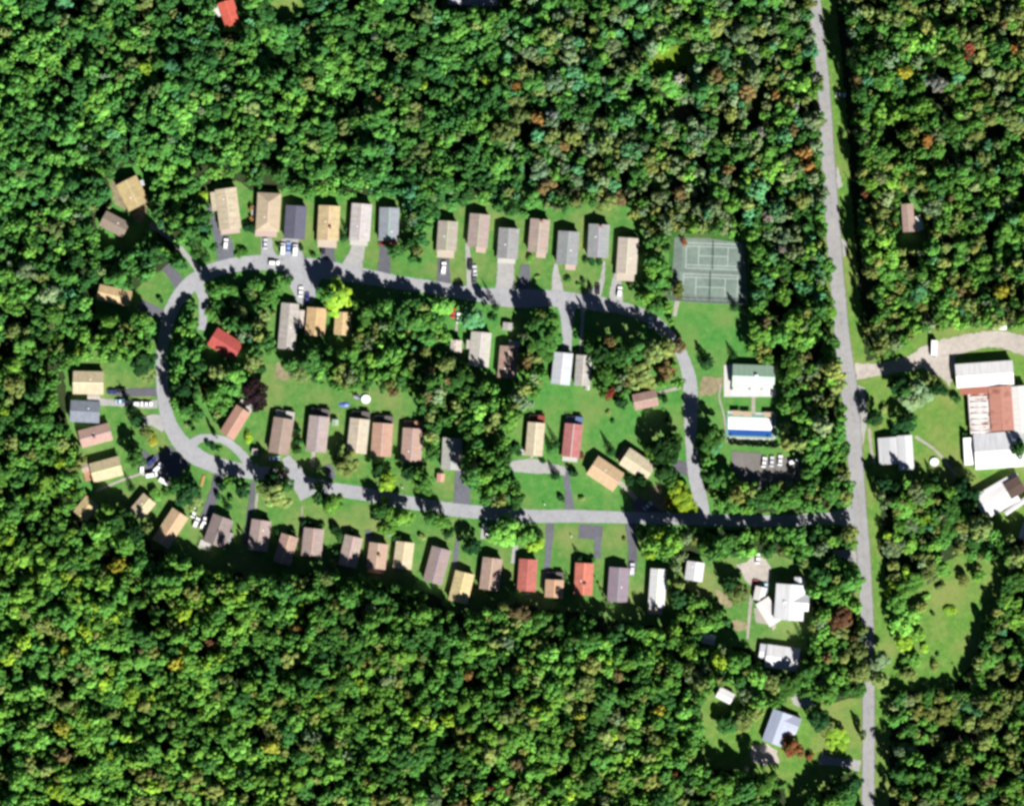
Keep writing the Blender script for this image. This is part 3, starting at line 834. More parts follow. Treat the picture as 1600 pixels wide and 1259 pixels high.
club = empty("clubhouse", 1172, 595, 0.1, 0)
tag(club, "green metal roofed clubhouse with white patio, beside the swimming pool", "clubhouse")
REFS.append((1172, 595, "the green roofed clubhouse"))
GREEN = metal_roof(P(172, 204, 184), 0, 0)
block(club, (1177 - 1172) * PX, (595 - 588) * PX, 36 * PX, 66 * PX, 92, GREEN, 3.4, 2.2, M_WHITE)
MB().box(-.6, .6, -.6, .6, 4.9, 6.0).box(-.75, .75, -.75, .75, 6.0, 6.2, 0, 0, .5).build("cupola", M_WHITE, club, (9 * PX, 7 * PX, 0))
CONC = plain("white_concrete", P(246, 244, 242), 0.7, 0.08, 0.8)
q = [(-41, -25), (40, -25), (40, -11), (-26, -11), (-26, 25), (-41, 25)]
MB().poly([(a * PX, b_ * PX, z) for z in (.06, .14) for a, b_ in q], [(5, 4, 3, 2, 1, 0), (6, 7, 8, 9, 10, 11)] + [(i, (i + 1) % 6, 6 + (i + 1) % 6, 6 + i) for i in range(6)]).build("patio", CONC, club)
CAN = plain("white_canvas", (0.7, 0.7, 0.7), 0.7, 0.05)
for k, (ux, lb) in enumerate([(1150, "white square parasol at the west end of the clubhouse patio"), (1162, "white square parasol second from the patio's west end"),
                              (1178, "white square parasol where the path leaves the clubhouse patio"), (1197, "white square parasol at the east end of the clubhouse patio")]):
    u = empty("parasol", ux, 611, 0.24, 3)
    tag(u, lb, "parasol", "parasols on the clubhouse patio")
    r = 1.5
    MB().poly([(-r, -r, 2.2), (r, -r, 2.2), (r, r, 2.2), (-r, r, 2.2), (0, 0, 2.9)], [(0, 1, 4), (1, 2, 4), (2, 3, 4), (3, 0, 4), (3, 2, 1, 0)]).build("canopy", CAN, u)
    MB().cyl(0, 0, 0, 2.8, .04, 8).build("pole", M_STEEL, u)
    MB().cyl(0, 0, 0, .1, .3, 10).build("base", M_STEEL, u)

# pool
TEAL = plain("teal_tile", P(140, 196, 176), 0.5, 0.15)
sheet("pool_terrace", [(1137,642),(1212,646),(1213,684),(1206,688),(1137,686)], CONC, 0.3)
pool = empty("swimming_pool", 1172, 667, 0.17, 2)
tag(pool, "rectangular swimming pool under a white cover with painted blue shade along its south side", "swimming pool")
REFS.append((1172, 667, "the swimming pool"))
mp = 34 * PX
hd = 14 * PX
cop = MB()
cop.box(-mp - 1.0, mp + 1.0, hd, hd + 1.4, .06, .22).box(-mp - 1.0, mp + 1.0, -hd - .8, -hd, .06, .22)
cop.box(-mp - 1.0, -mp, -hd, hd, .06, .221).box(mp, mp + 1.0, -hd, hd, .06, .221)
cop.build("coping", TEAL, pool)
mw, t, b = new_mat("pool_shade_blue")
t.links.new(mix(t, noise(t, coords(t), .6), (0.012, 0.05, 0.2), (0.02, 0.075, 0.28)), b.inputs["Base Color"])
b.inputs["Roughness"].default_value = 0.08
MB().box(-mp, mp, -hd, -hd + 9.5 * PX, .03, .1).build("water_or_shade", mw, pool)  # blue strip painted for the hedge's shade on the white pool surface
MB().box(-mp, mp, -hd + 9.5 * PX, hd, .03, .17).build("pool_cover", CAN, pool)
for s in (-1, 1):
    MB().box(-.3, -.24, 0, 1.0, .2, .9).box(.24, .3, 0, 1.0, .2, .9).box(-.24, .24, 0, .06, .84, .9).build("ladder", M_STEEL, pool, (s * (mp - 1.5), -hd - .6, 0))
for k, (ax, lb) in enumerate([(1151, "tan awning at the west end of the pool's north side"), (1167, "tan awning just west of the path down to the pool"), (1201, "tan awning at the east end of the pool's north side")]):
    u = empty("awning", ax, 645.5 + k * 1.2, 0.2, 2)
    tag(u, lb, "awning", "tan awnings along the pool")
    MB().box(-2.0, 2.0, -1.1, 1.1, 2.2, 2.28).build("canopy", plain("tan_canvas", P(224, 196, 168), .7), u)
    for sx in (-1.9, 1.9):
        for sy in (-1, 1): MB().box(-.05, .05, -.05, .05, 0, 2.2).build("post", M_STEEL, u, (sx, sy, 0))

# ------------------------------------------------------------------ tennis court
COURT = paving("court_surface", P(136, 156, 148), 0.22, 0.25)
PLAY = paving("court_playing_surface", P(148, 172, 162), 0.25, 0.22)
LINE = plain("court_paint", P(226, 234, 230), 0.7, 0.2, 1)
NETM = plain("net_black", (0.02, 0.02, 0.02), 0.9)
pad = sheet("court_pad", [(1054,372),(1106,373),(1160,381),(1167,476),(1108,474),(1048,470)], COURT, 0.2, step=30)


def tennis(x, y, ang, label):
    c = empty("tennis_court", x, y, Z[0], ang)
    tag(c, label, "tennis court", "tennis courts")
    MB().box(-13.6, 13.6, -6.4, 6.4, 0.003, 0.006).build("playing_surface", PLAY, c)
    def ln(x0, x1, y0, y1, dz=0.0): MB().box(x0, x1, y0, y1, 0.006, 0.012 + dz).build("court_line", LINE, c)
    q = 0.13
    for s in (-1, 1):
        ln(-11.9, 11.9, s * 5.485 - q, s * 5.485 + q)
        ln(-11.9, 11.9, s * 4.115 - q, s * 4.115 + q)
        ln(s * 11.885 - q, s * 11.885 + q, -5.6, 5.6, .002)
        ln(s * 6.4 - q, s * 6.4 + q, -4.1, 4.1, .002)
    ln(-6.4, 6.4, -q, q, .001)
    n = MB()
    n.box(-.02, .02, -6.2, 6.2, .95, 1.05)
    for k in range(60):
        yy = -6.2 + k * 12.4 / 59
        n.box(-.015, .015, yy - .02, yy + .02, .05, .95)
    for z in (0.2, .4, .6, .8): n.box(-.012, .012, -6.2, 6.2, z, z + .03)
    n.build("net", NETM, c)
    for s in (-1, 1): MB().cyl(0, s * 6.3, 0.005, 1.1, .06, 8).build("net_post", M_STEEL, c)


tennis(1114.5, 400.5, 2, "worn green tennis court, northern of the two inside the fence")
tennis(1110, 449, 2, "worn green tennis court nearer the open lawn, southern of the two")
REFS.append((1110, 424, "the tennis courts"))
fence = empty("chain_link_fence", 1110, 424, 0.2, 0)
tag(fence, "tall grey chain link fence round the two tennis courts", "fence")
mwire, t, b = new_mat("wire_mesh")
b.inputs["Base Color"].default_value = (.35, .38, .38, 1)
b.inputs["Metallic"].default_value = .5
b.inputs["Alpha"].default_value = .22
cor = [(1054,372),(1106,373),(1160,381),(1167,476),(1108,474),(1048,470)]
pm = MB().cyl(0, 0, 0, 3.1, .05, 8).mesh("post", M_STEEL)
for i in range(6):
    a, b2 = pt(*cor[i], .2) - fence.location, pt(*cor[(i + 1) % 6], .2) - fence.location
    n = max(2, round((b2 - a).length / 3.0))
    for j in range(n):
        p = a.lerp(b2, j / n)
        link("post", pm, fence, (p.x, p.y, 0))
    d = (b2 - a); mid = (a + b2) / 2; rz = math.atan2(d.y, d.x)
    MB().box(-d.length / 2, d.length / 2, -.004, .004, .05, 3.0).build("mesh_panel", mwire, fence, (mid.x, mid.y, 0), rz)
    MB().box(-d.length / 2, d.length / 2, -.03, .03, 3.0, 3.06).build("top_rail", M_STEEL, fence, (mid.x, mid.y, 0), rz)

# ------------------------------------------------------------------ vehicles
def car_paint(name, col, rough=0.25):
    m = plain("paint_" + name, col, rough, 0.03)
    return m


PAINT = {'white': (.66, .66, .68), 'silver': (.45, .47, .5), 'black': (.02, .02, .025), 'navy': (.03, .04, .14), 'blue': (.16, .26, .5), 'light blue': (.35, .48, .62),
         'red': (.42, .03, .04), 'dark grey': (.07, .075, .09), 'grey': (.25, .26, .28)}
PROF = {  # body profile (y, z) front = +y, cabin profile, width, wheelbase
 'sedan': ([(-2.25, .35), (2.25, .35), (2.32, .6), (2.2, .78), (1.0, .92), (-1.5, .95), (-2.2, .9), (-2.3, .6)], [(1.05, .9), (.35, 1.38), (-.9, 1.42), (-1.7, .93)], 1.8, 1.35),
 'suv': ([(-2.3, .4), (2.3, .4), (2.36, .7), (2.2, .98), (1.15, 1.08), (-2.25, 1.1), (-2.36, .7)], [(1.2, 1.06), (.55, 1.68), (-1.95, 1.7), (-2.25, 1.08)], 1.9, 1.4),
 'pickup': ([(-2.8, .5), (2.7, .5), (2.75, .8), (2.6, 1.1), (1.35, 1.18), (-.6, 1.2), (-.62, .8), (-2.7, .8), (-2.72, 1.15), (-2.82, 1.15)], [(1.4, 1.16), (.8, 1.78), (-.3, 1.8), (-.6, 1.18)], 1.95, 1.75),
 'van': ([(-2.5, .4), (2.5, .4), (2.55, .8), (2.3, 1.15), (1.7, 1.25), (-2.5, 1.27), (-2.55, .7)], [(1.75, 1.22), (1.1, 2.0), (-2.4, 2.02), (-2.5, 1.25)], 1.95, 1.6),
}
CARM = {}
for kd, (bp, cp, cw, wb) in PROF.items():
    hw = cw / 2
    body = MB().prism(bp, -hw, hw)
    if kd == 'pickup':
        body.box(-hw, -hw + .08, -2.72, -.62, .79, 1.16).box(hw - .08, hw, -2.72, -.62, .79, 1.16)
    n = len(cp)
    ins = 0.16
    cab = MB()
    pts = [(-hw + .06 + (ins if z > 1.2 else 0), y, z) for y, z in cp] + [(hw - .06 - (ins if z > 1.2 else 0), y, z) for y, z in cp]
    cab.poly(pts, [tuple(range(n - 1, -1, -1)), tuple(range(n, 2 * n))] + [(i, (i + 1) % n, n + (i + 1) % n, n + i) for i in range(n)])
    y1, z1 = cp[1]; y2, z2 = cp[2]
    rp = MB().prism([(y2 - .03, z2), (y1 + .03, z1), (y1, z1 + .06), (y2, z2 + .06)], -hw + .2, hw - .2)
    CARM[kd] = (body, cab, rp, MB().wheel(0, 0, 0, .34 if kd == 'sedan' else .39, .22).mesh("wheel", M_TYRE),
                MB().box(-.2, .2, -.04, .04, -.07, .07).mesh("headlight", M_WHITE))
CACHE = {}
CAR_CAT = {'sedan': 'car', 'suv': 'car', 'pickup': 'pickup truck', 'van': 'van'}


def vehicle(x, y, ang, kd, colr, label, group="vehicles parked by the houses", z=None):
    root = empty({'sedan': 'parked_car', 'suv': 'parked_car', 'pickup': 'pickup_truck', 'van': 'parked_van'}[kd], x, y, Z[0] if z is None else z, ang)
    tag(root, label, CAR_CAT[kd], group)
    bm, cb, rp, wm, hm = CARM[kd]
    pm = car_paint(colr, PAINT[colr])
    if (kd, colr) not in CACHE:
        CACHE[kd, colr] = (bm.mesh("body", pm), cb.mesh("cabin_glass", M_GLASS), rp.mesh("roof_panel", pm))
    b_, c_, r_ = CACHE[kd, colr]
    link("body", b_, root); link("cabin_glass", c_, root); link("roof_panel", r_, root)
    _, _, cw, wb = PROF[kd]
    for sx in (-1, 1):
        for sy in (-1, 1):
            link("wheel", wm, root, (sx * (cw / 2 - .06), sy * wb, .36))
        fy = max(p[0] for p in PROF[kd][0]) - .02
        link("headlight", hm, root, (sx * (cw / 2 - .3), fy, .72))
    return root


for v in [
 (353,381,6,'suv','white',"white sport utility car in front of the big beige house"),
 (415,381,2,'sedan','silver',"silver car on the pale drive below the brownish beige house"),
 (442,389,4,'van','white',"white van, western of three vehicles below the slate roof"),
 (451,387,2,'sedan','blue',"blue car squeezed between two white vans below the slate roof"),
 (461,391,4,'van','white',"white van, eastern of three vehicles below the slate roof"),
 (428,411,92,'suv','white',"white car parked crosswise at the road edge by the brownish beige house"),
 (505,389,2,'suv','black',"black car on the dark drive of the sand yellow house"),
 (470,456,4,'sedan','white',"white car parked above the long pale grey house"),
 (480,466,4,'sedan','navy',"navy car parked beside the white one above the long pale grey house"),
 (693.5,419,3,'pickup','white',"white pickup on the short dark drive of the taupe house"),
 (735,414,2,'suv','black',"black car nearest the pinkish taupe house, beside a silver one"),
 (742,423,-3,'sedan','silver',"silver car on the narrow drive between two dark cars"),
 (741,435,0,'sedan','dark grey',"dark grey car nearest the road below the pinkish taupe house"),
 (934,452,2,'sedan','black',"black car at the road below the bluish grey house"),
 (968,456,8,'suv','white',"white car in front of the cream grey house near the courts"),
 (708,489,4,'sedan','red',"red car on the grass inside the loop by the off white house"),
 (717,497,3,'sedan','white',"white car beside the red one on the inner grass"),
 (176,612,88,'sedan','navy',"navy car at the wide cream house's dark drive, nearest the porch"),
 (189,610,88,'sedan','black',"black car behind the navy one on the dark drive"),
 (189,627,88,'sedan','light blue',"light blue car in tree shade on the steel blue house's drive"),
 (216,631,90,'suv','white',"white car in a pair on the pale drive, western one"),
 (230,631,90,'sedan','white',"white car in a pair on the pale drive, nearer the road"),
 (237,721,48,'suv','navy',"dark blue car on the asphalt yard near the cream west house"),
 (247,731,40,'pickup','white',"white pickup parked diagonally on the asphalt yard"),
 (222,731,0,'suv','white',"white car at the west edge of the asphalt yard"),
 (237,742,80,'van','white',"white van at the south edge of the asphalt yard"),
 (304,801,25,'sedan','white',"white car nearest the road beside the long tan house"),
 (307,816,25,'suv','white',"white car nearest the long tan house, middle of three"),
 (319,817,22,'pickup','white',"white pickup against the grey mauve house"),
 (1194,722,10,'sedan','white',"white car at the west end of the car park row"),
 (1206,721,5,'sedan','silver',"silver car second from the west in the car park row"),
 (1219,719,5,'sedan','white',"white car third from the west in the car park row"),
 (1240,721,70,'suv','white',"white car parked askew at the east end of the car park"),
 (1247,764,80,'sedan','light blue',"light blue car in tree shade south of the car park"),
 (988,889,2,'pickup','silver',"silver pickup beside the purple grey house"),
 (1180,914,8,'sedan','red',"red car at the foot of the farm's gravel yard"),
 (1196,919,4,'sedan','light blue',"light blue car beside the white farmhouse"),
 (429,716,88,'sedan','light blue',"light blue car at the south end of the brown house with white deck"),
 (1012,790,50,'sedan','silver',"silver car on the dark triangular drive by the lane"),
 (1016,504,4,'sedan','white',"white car in deep tree shade on the lane near the tennis courts"),
 (761,832,2,'sedan','white',"white car at the road under the bright green tree, southern row"),
 (1313,149,92,'sedan','white',"white car on the highway's grass verge in the north"),
 (1184,872,4,'sedan','white',"white car at the north tip of the farm's gravel yard"),
]:
    vehicle(*v)

# box truck and trailers
def trailer(x, y, ang, L_, W_, Hh, label, cat, name, cab=False):
    r = empty(name, x, y, Z[0], ang)
    tag(r, label, cat)
    MB().box(-W_ / 2, W_ / 2, -L_ / 2, L_ / 2, .75, Hh, 0, 0, .04).build("cargo_box", M_WHITE, r)
    MB().box(-W_ / 2 + .2, W_ / 2 - .2, -L_ / 2, L_ / 2 + .8, .55, .745).build("chassis", M_TYRE, r)
    wm = MB().wheel(0, 0, 0, .42, .26).mesh("wheel", M_TYRE)
    for sx in (-1, 1):
        for yy in ((-L_ / 2 + 1, -L_ / 2 + 2) if not cab else (-L_ / 2 + 1.2, L_ / 2 + 1.0)):
            link("wheel", wm, r, (sx * (W_ / 2 - .16), yy, .42))
    if cab:
        MB().prism([(L_ / 2 + .1, .7), (L_ / 2 + 2.0, .7), (L_ / 2 + 2.0, 1.4), (L_ / 2 + 1.5, 2.2), (L_ / 2 + .1, 2.3)], -W_ / 2 + .08, W_ / 2 - .08).build("cab", M_WHITE, r)
        MB().prism([(L_ / 2 + 2.02, 1.42), (L_ / 2 + 1.55, 2.15), (L_ / 2 + 1.5, 2.15), (L_ / 2 + 1.97, 1.42)], -W_ / 2 + .2, W_ / 2 - .2).build("windscreen", M_GLASS, r)


trailer(1459, 541, 182, 5.2, 2.6, 3.0, "white box truck on the gravel north of the barn drive", "truck", "box_truck", True)
trailer(1512.5, 705, -3, 12.0, 4.2, 3.2, "long white trailer standing against the barn's west wall", "trailer", "cargo_trailer")
trailer(1561, 512, 91, 6.4, 1.9, 2.0, "narrow white trailer on the grass above the gravel road", "trailer", "cargo_trailer")
trailer(256, 752, 118, 4.4, 2.0, 2.2, "small white trailer at the south edge of the asphalt yard", "trailer", "cargo_trailer")

# ------------------------------------------------------------------ yard things
def round_pool(x, y, r, h, label, water_or_shade=(.25, .5, .75), wall=None, cover=None):
    o = empty("paddling_pool", x, y, 0.11)
    tag(o, label, "pool")
    mb = MB(); n = 20
    ring = MB()
    a = [2 * math.pi * i / n for i in range(n)]
    pts = [(q * math.cos(t), q * math.sin(t), z) for q, z in ((r, 0), (r, h), (r - .2, h), (r - .2, .05)) for t in a]
    ring.poly(pts, [(k * n + i, k * n + (i + 1) % n, (k + 1) * n + (i + 1) % n, (k + 1) * n + i) for k in range(3) for i in range(n)])
    ring.build("rim", wall or M_WHITE, o)
    MB().cyl(0, 0, 0, h - .15, r - .19, 20).build("water_or_shade", plain("water_or_shade_%d" % int(x), water_or_shade, .1, .05), o)
    MB().box(-.25, -.2, -r - .1, -r, 0, h + .5).box(.2, .25, -r - .1, -r, 0, h + .5).box(-.2, .2, -r - .1, -r - .05, h, h + .05).build("ladder", M_STEEL, o)


round_pool(1460, 722, 1.9, 1.0, "round pale pool on the lawn beside the diagonal footpath", (.55, .66, .72))
round_pool(572, 624, 2.0, .9, "round white pool on the lawn behind the salmon pink house", (.66, .7, .74))
tarp = MB()
n = 16
tarp.poly([(2.6 * math.cos(2 * math.pi * i / n) * (1 + .08 * math.sin(3 * i)), 1.1 * math.sin(2 * math.pi * i / n) * (1 + .1 * math.cos(2 * i)), .03) for i in range(n)] + [(0.3 * math.cos(i), .2 * math.sin(i), .5 + .1 * (i % 2)) for i in range(n)],
          [(i, (i + 1) % n, n + (i + 1) % n, n + i) for i in range(n)] + [tuple(range(n, 2 * n))])
o = tarp.build("tarp", plain("blue_tarp", P(100, 130, 225), .5, .2, 3), None, pt(538, 632, .11))
tag(o, "crumpled blue tarp on the lawn behind the cream inner house", "tarp")
o = empty("play_set", 557, 620, .11, 20)
tag(o, "small pale play set beside the round white pool", "play set")
MB().box(-.9, .9, -.7, .7, 1.2, 1.3).build("platform", M_DECKW, o)
for sx in (-.8, .8):
    for sy in (-.6, .6): MB().box(sx - .05, sx + .05, sy - .05, sy + .05, 0, 2.2).build("post", M_DECKT, o)
MB().poly([(-1, -.8, 2.2), (1, -.8, 2.2), (1, .8, 2.2), (-1, .8, 2.2), (-1, 0, 2.8), (1, 0, 2.8)], [(0, 1, 5, 4), (2, 3, 4, 5), (0, 4, 3), (1, 2, 5)]).build("canopy", plain("lilac_canvas", P(190, 180, 225), .6), o)
MB().poly([(.9, -.3, 1.25), (.9, .3, 1.25), (2.8, .3, .1), (2.8, -.3, .1)], [(0, 1, 2, 3)]).build("slide", plain("blue_plastic", P(110, 130, 220), .3), o)


def shed(x, y, w_, l_, a, c, lab, ref=None):
    r = empty("garden_shed", x, y, 0.1, a)
    tag(r, lab, "shed")
    block(r, 0, 0, w_ * PX, l_ * PX, 0, shingle(P(*c)), 2.1, .5, M_SIDING, .12, windows=False)
    link("door", DOOR_MESH, r, (0, -l_ * PX / 2 + .1, -.3))


shed(688.5, 746, 12, 13, 4, (226, 170, 156), "pink roofed garden shed on the lawn west of the blue grey drive")
shed(398.5, 706, 10, 10, 8, (226, 214, 204), "tiny whitish shed in the grass west of the brown house with white deck")
shed(793, 510, 15, 12, 6, (190, 186, 184), "grey roofed shed on the small inner lawn above the pink brown inner house")
shed(1231, 690, 12, 12, 20, (226, 216, 204), "whitish shed among trees at the east end of the pool")
shed(221, 287, 9, 9, -20, (228, 230, 240), "tiny white shed at the north corner of the tan house on bare earth")
shed(133, 730, 14, 12, 70, (196, 176, 160), "small tan shed tucked under trees west of the cream west house")
shed(918, 606, 7, 7, 10, (230, 228, 226), "tiny white shed south of the shaded pale house")
shed(524, 660, 10, 10, 0, (176, 204, 180), "pale green shed between the greyish pink and cream inner houses")
shed(608, 834, 8, 7, 0, (170, 178, 200), "small bluish shed north of the speckled pink house")
shed(1166, 1200, 9, 8, 20, (224, 206, 170), "tiny tan shed at the corner of the southern gravel patch")
o = empty("timber_pile", 317, 751, .11, 14)
tag(o, "stack of orange tan timber beside the dark drive", "timber pile")
rnd = random.Random(3)
for k in range(9):
    MB().box(-.14, .14, -2.4, 2.4, 0, .16).build("plank", plain("fresh_timber", P(220, 176, 110), .8, .2), o, (-.45 + (k % 4) * .3, rnd.uniform(-.2, .2), (k // 4) * .165))


def mailbox(x, y, lab):
    o = empty("mailbox", x, y, .11)
    tag(o, lab, "mailbox", "mailboxes along the lanes")
    MB().box(-.06, .06, -.06, .06, 0, 1.1).build("post", M_DECKT, o)
    MB().box(-.2, .2, -.35, .35, 1.1, 1.45, 0, 0, .05).build("box", M_WHITE, o)


mailbox(851, 788, "white mailbox at the lane below the rose red house")
mailbox(893, 838, "white mailbox beside the square asphalt pad")
mailbox(629, 762, "white mailbox by the road below the dusty pink house")
mailbox(1297, 1214, "white mailbox near the southern farm drive")

# ------------------------------------------------------------------ trees
def leaf_cloud(rs, clumps, per, leaf, up=0.95):
    """leaf quads spread over a set of clumps [(centre, radius)]; returns verts, tone per quad"""
    V, T = [], []
    for (c, r) in clumps:
        d = rs.normal(size=(per, 3))
        d[:, 2] = np.where(d[:, 2] < -0.3, -d[:, 2] * 0.6, d[:, 2])
        d /= np.linalg.norm(d, axis=1)[:, None]
        pos = np.asarray(c) + d * (r * rs.uniform(0.72, 1.08, per))[:, None]
        nrm = d + rs.normal(size=(per, 3)) * 0.2 + np.array([0, 0, up])
        nrm /= np.linalg.norm(nrm, axis=1)[:, None]
        a = np.cross(nrm, rs.normal(size=(per, 3)))
        a /= np.linalg.norm(a, axis=1)[:, None]
        b = np.cross(nrm, a)
        s = leaf * rs.uniform(0.6, 1.25, per)[:, None]
        a, b = a * s, b * s * 0.8
        V.append(np.stack([pos - a - b, pos + a - b, pos + a + b, pos - a + b], 1).reshape(-1, 3))
        tone = rs.uniform(0.74, 1.24) * rs.uniform(0.9, 1.1, per)
        warm = rs.uniform(-0.12, 0.12)
        T.append(np.stack([tone * (1 + warm), tone, tone * (1 - warm), np.ones(per)], 1))
    return np.concatenate(V), np.concatenate(T)


def crown_broad(seed, n_clumps=27, per=46, leaf=0.08, flat=1.0):
    """unit crown: radius about 1, stands between z = 0.75 and 2.4; lopsided, with boughs that stick out"""
    rs = np.random.RandomState(seed)
    cl = []
    ph, k2 = rs.uniform(0, 6.3, 2), rs.uniform(.10, .24, 2)
    for i in range(n_clumps):
        th = 2.4 * i + rs.uniform(-.6, .6)
        h = (i + 0.5) / n_clumps                       # 0 bottom .. 1 top
        lop = 1 + k2[0] * math.cos(th - ph[0]) + k2[1] * math.cos(2 * th - ph[1])
        rad = (0.82 * math.sqrt(max(0.0, 1 - h ** 2.4)) + 0.04) * rs.uniform(.62, 1.16) * lop
        z = 0.95 + 1.1 * h * flat + rs.uniform(-.24, .24)
        cl.append(((rad * math.cos(th), rad * math.sin(th), z), rs.uniform(.17, .36)))
    cl += [((rs.uniform(-.2, .2), rs.uniform(-.2, .2), 1.3), .5), ((rs.uniform(-.3, .3), rs.uniform(-.3, .3), 1.7), .4)]
    return leaf_cloud(rs, cl, per, leaf)


def crown_fir(seed, tiers=11, per=92, leaf=0.075):
    """unit conifer: radius 1, height 2.9, drooping whorls"""
    rs = np.random.RandomState(seed)
    V, T = [], []
    for i in range(tiers):
        h = i / (tiers - 1)
        z = 0.35 + 2.5 * h
        R = (1 - h) ** 0.9 * rs.uniform(.9, 1.05) + .05
        arms = max(4, int(9 * (1 - h) + 3))
        k = max(10, int(per * (1 - h * .75)))
        arm = rs.randint(0, arms, k)
        t = np.sqrt(rs.uniform(0.02, 1, k))
        ang = arm * 2 * np.pi / arms + i * .7 + rs.normal(size=k) * .10 / (t + .2) * .5
        rad = R * t * (1 - .12 * ((arm * 7 + i) % 3))
        pos = np.stack([rad * np.cos(ang), rad * np.sin(ang), z - .28 * t * R + rs.normal(size=k) * .03], 1)
        nrm = np.stack([np.cos(ang) * .45, np.sin(ang) * .45, np.ones(k)], 1) + rs.normal(size=(k, 3)) * .3
        nrm /= np.linalg.norm(nrm, axis=1)[:, None]
        a = np.cross(nrm, rs.normal(size=(k, 3))); a /= np.linalg.norm(a, axis=1)[:, None]
        b = np.cross(nrm, a)
        s = leaf * rs.uniform(.7, 1.3, k)[:, None]
        V.append(np.stack([pos - a * s - b * s * .6, pos + a * s - b * s * .6, pos + a * s + b * s * .6, pos - a * s + b * s * .6], 1).reshape(-1, 3))
        tone = rs.uniform(.85, 1.12) * rs.uniform(.85, 1.15, k)
        T.append(np.stack([tone, tone, tone, np.ones(k)], 1))
    return np.concatenate(V), np.concatenate(T)


def crown_bush(seed):
    rs = np.random.RandomState(seed)
    cl = [((rs.uniform(-.5, .5), rs.uniform(-.5, .5), rs.uniform(.35, .7)), rs.uniform(.35, .55)) for _ in range(7)]
    return leaf_cloud(rs, cl, 55, .13)


def quads_mesh(name, V, T, extra_points=None):
    n = len(V) // 4
    me = bpy.data.meshes.new(name)
    me.vertices.add(len(V)); me.vertices.foreach_set("co", V.astype(np.float32).ravel())
    me.loops.add(4 * n); me.loops.foreach_set("vertex_index", np.arange(4 * n, dtype=np.int32))
    me.polygons.add(n); me.polygons.foreach_set("loop_start", np.arange(0, 4 * n, 4, dtype=np.int32))
    me.update(calc_edges=True)
    at = me.attributes.new("clump_tone", 'FLOAT_COLOR', 'FACE')
    at.data.foreach_set("color", T.astype(np.float32).ravel())
    me.materials.append(M_LEAF)
    return me


PROTO = [crown_broad(11), crown_broad(12, 21, 56, .088), crown_broad(13, 32, 42, .076, .85), crown_broad(14, 24, 52, .085, 1.15), crown_broad(15, 29, 44, .08),
         crown_broad(16, 18, 66, .09, .9), crown_broad(17, 36, 38, .074), crown_fir(21), crown_fir(22, 9, 100), crown_bush(31), crown_bush(32)]
NB, FIR, BUSH = 7, (7, 8), (9, 10)
CROWN_ME = [quads_mesh("crown", *p) for p in PROTO]


def trunk_mesh(name, h, r):
    mb = MB(); n = 7
    rings = [(0, r * 1.5), (.08 * h, r), (.5 * h, r * .75), (h, r * .2)]
    pts = [(q * math.cos(2 * math.pi * i / n) + .03 * z, q * math.sin(2 * math.pi * i / n), z) for z, q in rings for i in range(n)]
    mb.poly(pts, [(k * n + i, k * n + (i + 1) % n, (k + 1) * n + (i + 1) % n, (k + 1) * n + i) for k in range(3) for i in range(n)])
    for j in range(5):                                   # limbs that fork up into the crown
        t = 2.4 * j; z0 = h * (.42 + .07 * j)
        d = Vector((math.cos(t), math.sin(t), 1.0)).normalized(); s = Vector((-d.y, d.x, 0)).normalized() * r * .3; u = d.cross(s)
        a = Vector((.03 * z0, 0, z0)); b = a + d * h * .33
        mb.poly([a + s, a - s * .5 + u, a - s * .5 - u, b], [(0, 1, 3), (1, 2, 3), (2, 0, 3)])
    return mb.mesh(name, M_BARK)


TRUNK_B = trunk_mesh("trunk", 1.7, .055)
TRUNK_F = trunk_mesh("trunk", 2.3, .05)
TRUNK_S = trunk_mesh("trunk", .5, .05)

TONE = {'deep green': (70, 116, 56), 'green': (92, 144, 64), 'bright green': (116, 170, 72), 'lime': (140, 178, 60), 'olive': (126, 142, 78), 'teal green': (88, 146, 98),
        'grey green': (120, 142, 100), 'yellow': (188, 186, 70), 'orange': (172, 134, 78), 'rust': (142, 98, 70), 'plum': (46, 33, 38), 'dark green': (42, 78, 44), 'brown': (138, 124, 84),
        'red': (164, 86, 70), 'grey': (140, 140, 130)}
LEAFK = 2.2


def patch(x, y, s, seed):
    """smooth random field, to let kinds of tree stand in drifts"""
    from mathutils import noise as mn
    return mn.noise(Vector((x / s, y / s, seed * 3.7)))


def tint_of(name, rnd, x=800.0, y=900.0):
    c = P(*TONE[name], LEAFK * (.72 if name in ('orange', 'yellow', 'rust', 'red', 'brown') else 1.0))
    if name in ('green', 'deep green', 'bright green', 'olive', 'grey green'):
        cool = min(1.0, max(0.0, (820 - y) / 500)) * min(1.0, max(0.0, (1150 - x) / 400))      # fresher, bluer foliage in the northern woods
        c = (c[0] * (1 - .1 * cool), c[1], c[2] * (1 + .15 * cool))
    j = rnd.uniform(.74, 1.26) * (1 + .38 * patch(x, y, 62, 9)); wv = rnd.uniform(-.09, .09) + .1 * patch(x, y, 110, 11)
    return [c[0] * j * (1 + wv), c[1] * j, c[2] * j * (1 - wv), 1.0]


